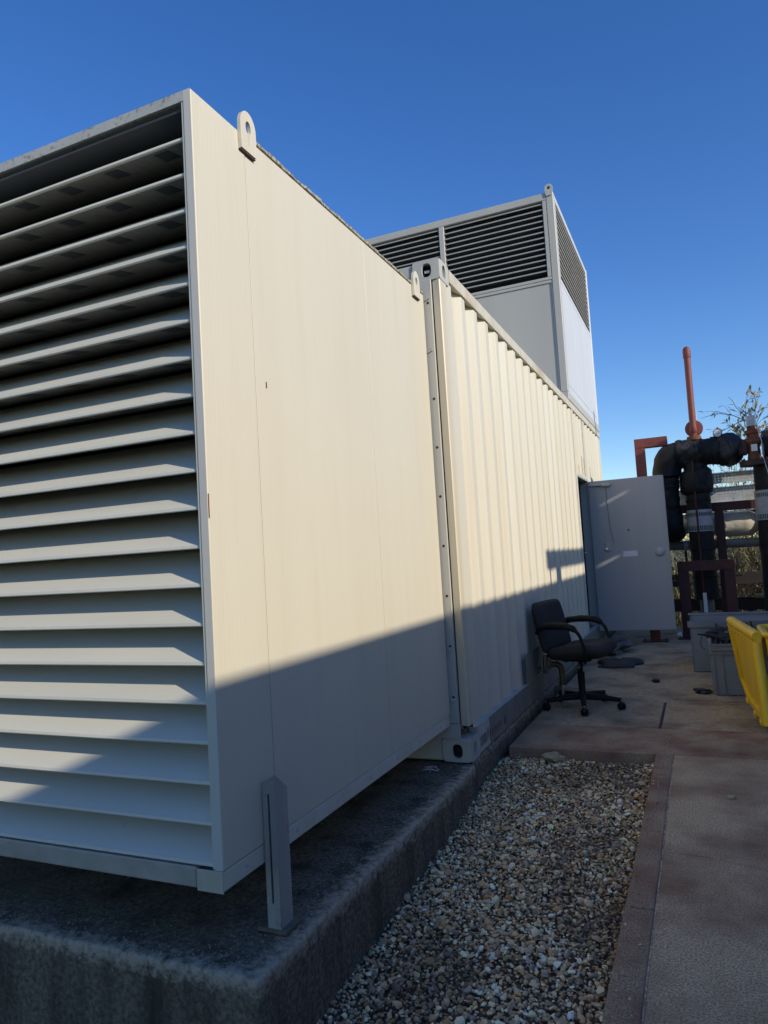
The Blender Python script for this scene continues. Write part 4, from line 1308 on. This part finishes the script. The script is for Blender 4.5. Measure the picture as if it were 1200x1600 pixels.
for (x, y) in ((0.48, 5.30), (1.0, 5.30), (0.48, 5.54), (1.0, 5.54)):
    MB().lathe([(0.018, -0.012), (0.028, -0.010), (0.028, 0.010), (0.018, 0.012)], (x, y, 0.0285), (1, 0, 0), 16).build('castor_wheel', PLASTIC, yt, 40)

# ------------------------------------------------------------------ pipework beyond the door
PYY = 10.3
RUNX = Vector((1, 0, 0))
pr = thing('lagged_pipe_run', (0.0, PYY, 0), 'black lagged pipework rising behind the open door and crossing at the top', 'pipework')
HZ = 2.40
RP = 0.178
# cross pipe with elbow at its left end
pa = at(1038, 712, PYY)
xl = -0.315
path = [Vector((xl - 0.02, PYY + 0.02, 1.50)), Vector((xl - 0.02, PYY + 0.02, 2.0))]
path += bend((xl - 0.02, PYY, 1.9), (xl - 0.01, PYY, HZ), (0.3, PYY, HZ), 0.17, 8)
path += [Vector((0.0, PYY, HZ)), Vector((0.30, PYY, HZ - 0.005))]


def crumple(amp, f):
    """creased wrap: broad lumps plus sharp folds"""
    def w(p):
        q = mnoise.noise_vector(p * f)
        fold = Vector([0.5 - abs(c) for c in mnoise.noise_vector(p * f * 2.1 + Vector((5, 3, 1)))])
        return p + q * amp * 0.7 + fold * amp * 0.6
    return w


def dense(pts, step=0.025):
    out = []
    for a, b in zip(pts[:-1], pts[1:]):
        a, b = Vector(a), Vector(b)
        n = max(1, int((b - a).length / step))
        out += [a.lerp(b, i / n) for i in range(n)]
    return out + [Vector(pts[-1])]


dn = dense(path)
rs = [0.140 + (0.036 if (p.z > 2.12) else 0.0) for p in dn]
MB().tube(dn, rs, 40).build('cross_pipe', BLACKLAG, pr, 40, crumple(0.030, 7))
# creased jacket sleeves over the pipe
for (x0, x1, r0, m, amp) in ((-0.20, 0.10, 0.186, LAGSHEET, 0.04), (0.23, 0.33, 0.188, BLACKLAG, 0.02)):
    pts = [Vector((x0 + (x1 - x0) * i / 14, PYY, HZ)) for i in range(15)]
    MB().tube(pts, [r0 * (0.97 if i in (0, 14) else 1.0) for i in range(15)], 44).build('jacket_sleeve', m, pr, 60, crumple(amp, 9))
wx0, wx1 = 0.31, 0.60
pts = [Vector((wx0 + (wx1 - wx0) * i / 16, PYY, HZ - 0.005 - 0.015 * i / 16)) for i in range(17)]
MB().tube(pts, list(np.interp(np.arange(17) / 2, range(9), [0.175, 0.195, 0.208, 0.212, 0.212, 0.205, 0.195, 0.165, 0.12])), 44).build('valve_jacket', LAGSHEET, pr, 60, crumple(0.06, 6))
for x in (-0.19, 0.03, 0.12, 0.24):
    MB().lathe([(0.190, 0), (0.190, 0.012)], (x, PYY, HZ), (1, 0, 0), 28).build('strap', PLASTIC, pr, 40)
# lower end of the left pipe: bend backwards
lowp = [Vector((xl - 0.02, PYY + 0.02, 1.60))] + bend((xl - 0.02, PYY + 0.02, 1.6), (xl - 0.01, PYY + 0.02, 1.38), (xl - 0.01, PYY + 0.5, 1.38), 0.14) + [Vector((xl, PYY + 0.7, 1.38))]
MB().tube(dense(lowp), 0.150, 36).build('lower_elbow', BLACKLAG, pr, 60, crumple(0.02, 6))
# centre drop with collar and printed band
dx, dz0 = 0.028, 0.46
vb = MB().tube(dense([(dx, PYY, 2.25), (dx, PYY, dz0)], 0.04), 0.150, 36)
vb.build('drop_pipe', BLACKLAG, pr, 60, crumple(0.010, 5))
MB().lathe([(0.15, 1.84), (0.185, 1.87), (0.198, 1.92), (0.198, 2.10), (0.185, 2.15), (0.15, 2.18)], (dx, PYY, 0), (0, 0, 1), 22).build('collar_jacket', BLACKLAG, pr, 50, crumple(0.03, 6))


def band(par, x, y, z0, z1, r):
    b = MB().lathe([(r, z0), (r, z1)], (x, y, 0), (0, 0, 1), 26).build('printed_band', BAND, par, 40)
    m_ = MB()
    for i in range(-8, 9):
        a = -math.pi / 2 + i * 0.14
        d = Vector((math.cos(a), math.sin(a), 0))
        t = Vector((-d.y, d.x, 0))
        c = Vector((x, y, 0)) + d * (r + 0.001)
        for (za, zb2) in ((z0 + 0.012, z0 + 0.075), (z1 - 0.085, z1 - 0.035)):
            if zb2 > z1 - 0.03 and abs(i) < 2:
                continue
            p = [c - t * 0.006, c + t * 0.006]
            m_.add([(*p[0].xy, za), (*p[1].xy, za), (*p[1].xy, zb2), (*p[0].xy, zb2)], [(0, 1, 2, 3)])
    m_.build('band_print', BLACK, b)


band(pr, dx - 0.0, PYY, 1.355, 1.640, 0.157)
MB().tube([(dx - 0.03, PYY - 0.165, 2.28), (dx - 0.03, PYY - 0.166, 1.4), (dx - 0.03, PYY - 0.170, 0.55)], 0.012, 8).build('drain_line', REDSTEEL, pr, 50)
bx('drain_post', (dx - 0.045, PYY - 0.20, 0.0), (dx + 0.0, PYY - 0.165, 0.56), LABELW, pr, 0.004)
MB().tube([(dx, PYY, dz0 + 0.05), (dx, PYY, 0.0)], 0.09, 14).build('pipe_foot', PIPEG, pr, 50)

for (zz, rr2) in ((1.75, 0.156), (1.10, 0.158), (0.75, 0.158)):
    MB().lathe([(rr2, 0), (rr2, 0.022)], (dx, PYY, zz), (0, 0, 1), 28).build('strap', PLASTIC, pr, 40)
for (zz, xx) in ((1.95, xl - 0.02), (1.70, xl - 0.02)):
    MB().lathe([(0.150, 0), (0.150, 0.022)], (xx, PYY + 0.02, zz), (0, 0, 1), 28).build('strap', PLASTIC, pr, 40)
# red vent pipe on the cross pipe
vp = thing('vent_pipe', (0.03, PYY, HZ + RP), 'tall thin red-painted vent pipe standing on the lagged pipe', 'vent pipe')
t0, t1 = Vector((0.045, PYY - 0.02, 2.76)), at(1072.5, 548, PYY - 0.02)
MB().tube([t0, t0.lerp(t1, .5), t1], 0.042, 16).build('pipe', REDPIPE, vp, 50)
MB().lathe([(0.048, -0.10), (0.050, -0.095), (0.050, -0.01), (0.046, 0.02), (0.034, 0.042), (0.012, 0.055), (0, 0.056)], t1, (t1 - t0), 16).build('cap', REDPIPE, vp, 50)
MB().tube([t0, t0 + Vector((0, 0.0, -0.05)), t0 + Vector((0.0, 0.04, -0.10)), t0 + Vector((0, 0.12, -0.11))], [0.044, 0.050, 0.050, 0.046], 14).build('elbow', REDPIPE, vp, 50)
MB().lathe([(0.05, -0.01), (0.112, 0.0), (0.112, 0.03), (0.06, 0.04)], t0 + Vector((0.01, 0.05, -0.03)), (0, -1, 0), 22).build('flange_disc', REDPIPE, vp, 40)
MB().lathe([(0.04, 0), (0.04, 0.07), (0.085, 0.075), (0.085, 0.10), (0.095, 0.102), (0.095, 0.125), (0.04, 0.13), (0.04, 0.20)][::-1] and [(0.095, 0.0), (0.095, 0.025), (0.088, 0.027), (0.088, 0.05), (0.04, 0.055), (0.04, 0.12)], (0.045, PYY, HZ + RP - 0.006), (0, 0, 1), 20).build('base_flange', RUST, vp, 40)
bx('sight_strip', (0.085, PYY + 0.03, 2.76), (0.10, PYY + 0.045, 2.98), DIAL, vp, 0.003)

# pressure gauge
gq = at(1121, 677, PYY - 0.1)
gg = thing('pressure_gauge', (gq.x, PYY - 0.1, HZ + RP), 'round white-faced pressure gauge on top of the lagged pipe', 'gauge')
MB().lathe([(0.056, 0), (0.056, 0.03), (0.050, 0.034), (0.048, 0.030)], gq, (0, -1, 0), 24).build('case', RUSTDK, gg, 40)
MB().lathe([(0.0475, 0.0), (0.0475, 0.032)], gq, (0, -1, 0), 24).build('dial', DIAL, gg, 40)
MB().add([gq + Vector((-.003, -.0335, -.015)), gq + Vector((.003, -.0335, -.015)), gq + Vector((.026, -.0335, .026))], [(0, 1, 2)]).build('needle', BLACK, gg)
MB().tube([gq + Vector((0, 0.015, -0.05)), (gq.x - 0.02, PYY - 0.03, HZ + RP - 0.02)], 0.010, 8).build('stem', RUST, gg, 50)

# rusted control valve and the second lagged drop at the right
vx = 0.735
rv = thing('control_valve', (vx, PYY - 0.05, 2.15), 'rusted orange control valve with small actuator box beside the right-hand pipe', 'valve')
VB = Vector((vx, PYY - 0.05, 0))
MB().lathe([(0.175, 2.150), (0.180, 2.155), (0.180, 2.215), (0.175, 2.22), (0.09, 2.225)], VB, (0, 0, 1), 26).build('bottom_flange', RUSTDK, rv, 40)
for i in range(12):
    a = 2 * math.pi * i / 12
    MB().lathe([(0.013, 2.221), (0.013, 2.245), (0, 2.2455)], VB + Vector((0.145 * math.cos(a), 0.145 * math.sin(a), 0)), (0, 0, 1), 6).build('bolt', RUSTDK, rv)
MB().lathe([(0.085, 2.225), (0.075, 2.30), (0.07, 2.40), (0.10, 2.43), (0.115, 2.46), (0.105, 2.50), (0.075, 2.52), (0.075, 2.56), (0.095, 2.565), (0.095, 2.61), (0.05, 2.615), (0.045, 2.66)], VB, (0, 0, 1), 20).build('valve_body', RUST, rv, 40)
bx('side_inlet', (vx - 0.20, PYY - 0.13, 2.30), (vx - 0.06, PYY + 0.03, 2.50), RUSTDK, rv, 0.03)
bx('name_plate', (vx - 0.035, PYY - 0.145, 2.33), (vx + 0.035, PYY - 0.13, 2.42), LABELW, rv, 0.002)
bx('actuator_box', (vx - 0.055, PYY - 0.11, 2.66), (vx + 0.045, PYY + 0.01, 2.80), GALV, rv, 0.008)
MB().lathe([(0.012, 2.801), (0.012, 2.83), (0, 2.831)], VB, (0, 0, 1), 8).build('spindle', BLACK, rv)
for s in (-1, 1):
    MB().tube([VB + Vector((0.06 * s, -0.05, 2.44)), VB + Vector((0.055 * s, -0.05, 2.66))], 0.009, 8).build('yoke_rod', RUST, rv, 50)
MB().tube([VB + Vector((0.05, -0.09, 2.64)), VB + Vector((0.085, -0.13, 2.45)), VB + Vector((0.08, -0.14, 2.28)), VB + Vector((0.11, -0.16, 2.10)), VB + Vector((0.13, -0.16, 2.0))], 0.005, 6).build('signal_wire', DIAL, rv, 60)
rp = thing('lagged_drop_pipe', (0.86, PYY + 0.03, 0), 'black lagged drop pipe with printed band at the right edge', 'pipe')
MB().tube([(0.86, PYY + 0.03, 2.15), (0.85, PYY + 0.03, 1.3), (0.85, PYY + 0.03, 0.02)], 0.150, 22).build('pipe', BLACKLAG, rp, 60, crumple(0.006, 5))
band(rp, 0.852, PYY + 0.03, 1.45, 1.83, 0.158)
cl = thing('lagged_header', (1.0, PYY + 0.02, 2.3), 'black lagged header at the right edge behind the rusted valve', 'pipe')
MB().tube(dense([(0.84, PYY + 0.02, 2.42), (1.12, PYY + 0.02, 2.42)]), 0.18, 32).build('pipe', BLACKLAG, cl, 60, crumple(0.01, 5))
bx('support_post', (1.05, PYY - 0.04, 0.0), (1.11, PYY + 0.06, 2.25), REDSTEEL, cl, 0.004)

# ------------------------------------------------------------------ red steel frames
def hframe(name, label, x0, x1, y, ztop, w, m, group, base=True, overhang=0.0):
    t = thing(name, ((x0 + x1) / 2, y, 0), label, 'steel frame', group)
    for x in (x0, x1):
        if x is None:
            continue
        bx('post', (x - w / 2, y - w / 2, 0.012), (x + w / 2, y + w / 2, ztop - w - 0.001), m, t, 0.004)
        if base:
            bx('base_plate', (x - w, y - w, 0.0005), (x + w, y + w, 0.0115), m, t, 0.003)
            for sx in (-1, 1):
                MB().lathe([(0.011, 0.0), (0.011, 0.03), (0, 0.0305)], (x + sx * w * 0.78, y - w * 0.75, 0.0118), (0, 0, 1), 6).build('anchor_bolt', RUSTDK, t)
    bx('beam', (x0 - w / 2 - overhang, y - w / 2, ztop - w), (x1 + w / 2 + overhang, y + w / 2, ztop), m, t, 0.004)
    return t


f1 = thing('pipe_gantry', (-0.60, 9.68, 0), 'red-brown steel gantry post with short arm rising behind the open door', 'steel frame', 'red steel pipe supports')
bx('post', (-0.665, 9.62, 0.012), (-0.545, 9.74, 2.46), REDPIPE, f1, 0.004)
bx('arm', (-0.665, 9.62, 2.461), (-0.27, 9.74, 2.58), REDPIPE, f1, 0.004)
bx('base_plate', (-0.76, 9.56, 0.0005), (-0.45, 9.80, 0.0115), REDSTEEL, f1, 0.003)
for sx in (-0.73, -0.48):
    MB().lathe([(0.011, 0), (0.011, 0.03), (0, 0.0305)], (sx, 9.60, 0.0118), (0, 0, 1), 6).build('anchor_bolt', RUSTDK, f1)
hframe('pipe_gantry', 'low dark red goalpost frame straddling the centre drop pipe', -0.225, 0.31, 9.92, 0.98, 0.125, REDSTEEL, 'red steel pipe supports')
f3 = thing('pipe_gantry', (0.27, 10.62, 0), 'dark red tee-shaped frame carrying the cable trays behind the drop pipe', 'steel frame', 'red steel pipe supports')
bx('post', (0.215, 10.57, 0.0), (0.325, 10.68, 1.62), REDSTEEL, f3, 0.004)
bx('beam', (-0.30, 10.565, 1.621), (1.6, 10.685, 1.735), REDSTEEL, f3, 0.004)
bx('post', (1.48, 10.57, 0.0), (1.59, 10.68, 1.62), REDSTEEL, f3, 0.004)


# cable trays: perforated channel
def tray(y, z, x0, x1, label, tilt=0.0, w=0.22):
    t = thing('cable_tray', ((x0 + x1) / 2, y, z), label, 'cable tray', 'galvanised cable trays')
    m_ = MB()
    n = int((x1 - x0) / 0.05)
    rows = 4
    # perforated bed: strips with slots between
    for r in range(rows + 1):
        ya = -w / 2 + w * r / rows - 0.015
        m_.box((x0, y + ya, z - 0.001), (x1, y + ya + 0.030, z + 0.001), 0)
    m_.build('bed_strip', GALV, t)
    m_ = MB()
    for i in range(n + 1):
        xx = x0 + (x1 - x0) * i / n
        m_.box((xx - 0.012, y - w / 2 - 0.012, z + 0.0011), (xx + 0.012, y + w / 2 + 0.012, z + 0.0024), 0)
    m_.build('bed_rung', GALV, t)
    for s in (-1, 1):
        yy = y + s * (w / 2 + 0.016)
        bx('side_wall', (x0, yy - 0.0008, z - 0.001), (x1, yy + 0.0008, z + 0.055), GALV, t, 0)
    return t


def tray_side(y, z0, z1, x0, x1, label):
    """tray run on edge: its perforated bed faces the yard"""
    t = thing('cable_tray', ((x0 + x1) / 2, y, z0), label, 'cable tray', 'galvanised cable trays')
    h = z1 - z0
    m_ = MB()
    rows = max(2, int(round(h / 0.036)))
    for r in range(rows + 1):
        zz = z0 + h * r / rows
        m_.box((x0, y - 0.001, zz - 0.0145), (x1, y + 0.001, zz + 0.0145), 0)
    m_.build('bed_strip', GALV, t)
    m_ = MB()
    n = int((x1 - x0) / 0.042)
    for i in range(n + 1):
        xx = x0 + (x1 - x0) * i / n
        m_.box((xx - 0.0172, y + 0.0012, z0 - 0.012), (xx + 0.0172, y + 0.0024, z1 + 0.012), 0)
    m_.build('bed_rung', GALV, t)
    for zz in (z0 - 0.018, z1 + 0.018):
        bx('side_wall', (x0, y - 0.05, zz - 0.001), (x1, y + 0.001, zz + 0.001), GALV, t, 0)
    for xx in (x0 + 0.3, x1 - 0.4):
        bx('drop_bracket', (xx, y + 0.004, 1.60), (xx + 0.03, y + 0.03, z1 + 0.01), GALV, t, 0)
    return t


tray_side(10.78, 2.02, 2.13, -0.30, 1.8, 'narrow galvanised cable tray, topmost of the trays below the lagged pipe')
tray_side(10.74, 1.76, 1.93, -0.30, 1.8, 'wide perforated galvanised cable tray directly above the dark red beam')
tray_side(10.95, 1.40, 1.60, -0.40, 1.8, 'perforated galvanised cable tray below the beam, behind the cream lagged pipe')

# cream lagged pipe with wrinkled wrap, thin grey pipe, timber rails
cpipe = thing('cream_lagged_pipe', (0.4, 10.85, 1.45), 'cream canvas-lagged pipe running below the dark red beam', 'pipe')
pts = [Vector((-0.4 + 0.07 * i, 10.84, 1.435)) for i in range(18)]
rr_ = [0.10 if p.x < 0.2 else (0.17 if p.x < 0.66 else 0.12) for p in pts]
MB().tube(pts, rr_, 22).build('pipe', CREAMLAG, cpipe, 60, crumple(0.018, 8))
MB().lathe([(0.18, 0), (0.20, 0.02), (0.20, 0.12), (0.18, 0.14)], (0.80, 10.84, 1.42), (1, 0, 0), 20).build('end_flange', BLACKLAG, cpipe, 40)
pg = thing('grey_pipe', (0.3, 10.9, 1.18), 'thin grey horizontal pipe running at waist height behind the frames', 'pipe')
MB().tube([(-0.55, 10.72, 1.185), (0.4, 10.72, 1.175), (2.0, 10.72, 1.165)], 0.062, 14).build('pipe', PIPEG, pg, 60)
for x in (-0.2, 0.9, 1.8):
    MB().lathe([(0.072, 0), (0.072, 0.05)], (x, 10.72, 1.18), (1, 0, 0), 14).build('clip', GALV, pg, 40)
    bx('hanger', (x, 10.70, 0.0), (x + 0.03, 10.725, 1.13), REDSTEEL, pg, 0)
fe = thing('timber_fence', (0.4, 11.35, 0), 'dark two-rail timber fence behind the pipe supports', 'fence')
bx('rail', (-1.0, 11.33, 0.58), (2.5, 11.37, 0.76), TIMBER, fe, 0.006)
bx('rail', (-1.0, 11.33, 0.22), (2.5, 11.37, 0.40), TIMBER, fe, 0.006)
for x in (-0.85, 0.85, 2.3):
    bx('post', (x, 11.372, -0.4), (x + 0.10, 11.47, 0.95), TIMBER, fe, 0.008)
lo = thing('wooden_pole', (0.9, 11.2, 0.5), 'pale wooden pole end lying against the lower fence rail', 'pole')
lq = at(1180, 931, 11.22)
MB().tube([(lq.x, 11.24, lq.z), (lq.x + 0.4, 11.25, lq.z), (lq.x + 1.2, 11.26, lq.z + 0.02)], 0.035, 10).build('pole', STRAW, lo, 50)
bq = at(1062, 977, 9.95)
tag(lump('ball_float', (bq.x, 9.9, 0.045), (0.042, 0.042, 0.042), LABELW, amp=0.1), 'pale ball lying on the ground beside the door corner', 'ball')


# ------------------------------------------------------------------ vegetation
def leaf(m_, p, d, size, up):
    d = d.normalized()
    s = d.cross(up)
    if s.length < 1e-3:
        s = d.cross(Vector((1, 0, 0)))
    s.normalize()
    nrm = s.cross(d)
    a = p
    b = p + d * size * 0.5 + s * size * 0.2 + nrm * size * 0.05
    c = p + d * size
    e = p + d * size * 0.5 - s * size * 0.2 + nrm * size * 0.05
    m_.add([a, b, c, e], [(0, 1, 2), (0, 2, 3)])


def rv3(z=1.0):
    return Vector((random.gauss(0, 1), random.gauss(0, 1), random.gauss(0, 1) * z)).normalized()


def grow(m_, lv, p, d, length, r, depth, spread, leafn, leafs, droop=0.0):
    n = 4
    pts, q = [p.copy()], p.copy()
    dd = d.copy()
    for i in range(n):
        dd = (dd + rv3() * 0.22 + Vector((0, 0, -droop))).normalized()
        q = q + dd * length / n
        pts.append(q.copy())
    m_.tube(pts, [r * (1 - 0.16 * i) for i in range(n + 1)], 5 if r > 0.006 else 4, False)
    for i in range(leafn if depth <= 1 else 0):
        t = random.uniform(0.3, 1.0)
        k = min(n - 1, int(t * n))
        leaf(lv, pts[k].lerp(pts[k + 1], t * n - k), (dd + rv3() * 0.9), random.uniform(0.6, 1.2) * leafs, Vector((0, 0, 1)))
    if depth > 0:
        for i in range(random.randint(2, 4)):
            t = random.uniform(0.25, 1.0)
            k = min(n - 1, int(t * n))
            nd = (dd + rv3() * spread + Vector((0, 0, 0.15))).normalized()
            grow(m_, lv, pts[k].lerp(pts[k + 1], t * n - k), nd, length * random.uniform(0.5, 0.75), r * 0.55, depth - 1, spread, leafn, leafs, droop)


def shrub(x, y, h, stems, label, stemm, leafm, leafn, leafs, spread=0.6, name='shrub', group='shrubs behind the pipework', z0=-0.42, lean=0.25, depth=3, droop=0.0):
    t = thing(name, (x, y, z0), label, 'shrub', group)
    a, b = MB(), MB()
    for i in range(stems):
        d = Vector((random.gauss(0, lean), random.gauss(0, lean), 1)).normalized()
        grow(a, b, Vector((x + random.gauss(0, 0.12), y + random.gauss(0, 0.12), z0)), d, h * random.uniform(0.4, 0.6), 0.013, depth, spread, leafn, leafs, droop)
    a.build('stems', stemm, t)
    if b.v:
        b.build('foliage', leafm, t)
    return t


random.seed(21)
shrub(-0.35, 12.4, 1.7, 18, 'straw-coloured leggy shrub seen between the door and the drop pipe', STRAW, LEAFY, 2, 0.06)
shrub(0.42, 12.3, 2.3, 18, 'tangled bare shrub right behind the drop pipe', TWIG, LEAFY, 2, 0.06)
shrub(0.95, 12.2, 2.5, 18, 'pale dry-stemmed shrub at the right edge behind the fence', STRAW, LEAFY, 2, 0.06)
shrub(0.80, 13.4, 3.3, 24, 'tallest twiggy bush, showing between the two upper cable trays', TWIG, LEAFY, 3, 0.07)
shrub(1.7, 12.8, 2.8, 12, 'twiggy bush beyond the frame edge right of the fence', TWIG, LEAFY, 3, 0.07)
shrub(0.65, 14.2, 3.1, 18, 'thin bare bush farthest behind the cable trays', TWIG, LEAFY, 2, 0.06)
shrub(1.25, 14.4, 3.1, 14, 'bare bush farthest back at the right edge', TWIG, LEAFY, 2, 0.06)
for i, (x, y) in enumerate(((-0.3, 11.8), (0.2, 11.75), (0.65, 11.8), (1.1, 11.75), (1.6, 11.9))):
    lab = ['clump of dark ivy left of the drop pipe foot', 'clump of dark ivy behind the drop pipe foot', 'clump of dark ivy between the red posts and the trough', 'clump of dark ivy at the right edge under the fence', 'clump of ivy beyond the right edge of the fence'][i]
    t = thing('ivy_clump', (x, y, -0.42), lab, 'ivy', 'ivy under the fence')
    a, b = MB(), MB()
    for k in range(26):
        s0 = Vector((x + random.gauss(0, .12), y + random.gauss(0, .1), -0.42))
        s1 = s0 + Vector((random.gauss(0, .2), random.gauss(0, .12), random.uniform(.35, .9)))
        a.tube([s0, s0.lerp(s1, .5) + rv3() * .04, s1], 0.004, 4, False)
        for q in range(26):
            leaf(b, s0.lerp(s1, random.random()) + rv3() * 0.07, rv3(0.6), random.uniform(.04, .075), Vector((0, 0, 1)))
    a.build('stems', TWIG, t)
    b.build('foliage', IVY, t)

# dry grass bank behind everything
gb = MB()
random.seed(5)
for i in range(5200):
    x, y = random.uniform(-4.0, 5.5), random.uniform(13.6, 19.0)
    h = random.uniform(0.5, 1.35)
    d = Vector((random.gauss(0, .22), random.gauss(0, .2), 1)) * h
    w = Vector((random.uniform(0.008, 0.02), random.uniform(-.01, .01), 0))
    p = Vector((x, y, -0.42))
    gb.add([p - w, p + w, p + d * 0.6 + w * 0.7 + Vector((random.gauss(0, .04), 0, 0)), p + d], [(0, 1, 2), (0, 2, 3)])
tag(gb.build('dry_grass', STRAW), 'tall dry straw grass behind the pipework', 'grass', kind='stuff')

# leafy tree behind the valve: thin trunk, arching twigs, sparse leaves
random.seed(33)
tr = thing('young_tree', (0.95, 12.1, -0.42), 'sparse young tree with arching twigs and pale leaves above the rusted valve', 'tree', None)
a, b = MB(), MB()
tp = [Vector((1.05, 12.1, -0.42)), Vector((1.0, 12.1, 1.0)), Vector((0.95, 12.1, 2.2)), Vector((0.90, 12.1, 2.75))]
a.tube(tp, [0.045, 0.036, 0.026, 0.018], 8)
a.build('trunk', TWIG, tr, 60)
a = MB()


def twig(p0, p1, sag, r, leafn, leafs, sub):
    pts = [p0.lerp(p1, t) + Vector((0, 0, sag * math.sin(math.pi * t))) + rv3() * 0.012 for t in (0, .2, .4, .6, .8, 1)]
    a.tube(pts, [r * (1 - .14 * i) for i in range(6)], 5, False)
    for i in range(leafn):
        t = random.uniform(.35, 1) * 5
        k = min(4, int(t))
        c = pts[k].lerp(pts[k + 1], t - k)
        leaf(b, c, (pts[k + 1] - pts[k]).normalized() + rv3() * .8, leafs * random.uniform(.7, 1.3), Vector((0, 0, 1)))
    for i in range(sub):
        t = random.uniform(.25, .95) * 5
        k = min(4, int(t))
        c = pts[k].lerp(pts[k + 1], t - k)
        twig(c, c + ((p1 - p0).normalized() + rv3() * .9).normalized() * random.uniform(.15, .38), random.uniform(0, .04), r * .5, leafn, leafs, 0)


Q = lambda px, py, dy=0.0: at(px, py, 12.1 + dy)
for (s_, e_, sag, ln, sb) in (
        ((1178, 665), (1095, 655), 0.14, 1, 5), ((1172, 655), (1104, 690), 0.05, 1, 3), ((1170, 690), (1165, 632), 0.0, 10, 5), ((1174, 680), (1182, 628), 0.0, 10, 5),
        ((1172, 690), (1190, 640), 0.0, 10, 5), ((1176, 700), (1198, 668), 0.02, 11, 5), ((1170, 700), (1140, 668), 0.03, 4, 4), ((1168, 705), (1143, 688), 0.02, 10, 5),
        ((1172, 660), (1137, 620), 0.0, 3, 2), ((1172, 710), (1155, 690), 0.0, 12, 5), ((1180, 690), (1215, 660), 0.03, 9, 5), ((1182, 700), (1230, 690), 0.03, 9, 5),
        ((1168, 672), (1155, 642), 0.0, 9, 4)):
    p0 = Q(*s_)
    twig(p0, Q(*e_, random.uniform(-.2, .2)), sag, 0.008, max(1, int(ln * 0.75)), 0.095, max(1, sb - 1))
a.build('branches', TWIG, tr)
b.build('crown', LEAFY, tr)
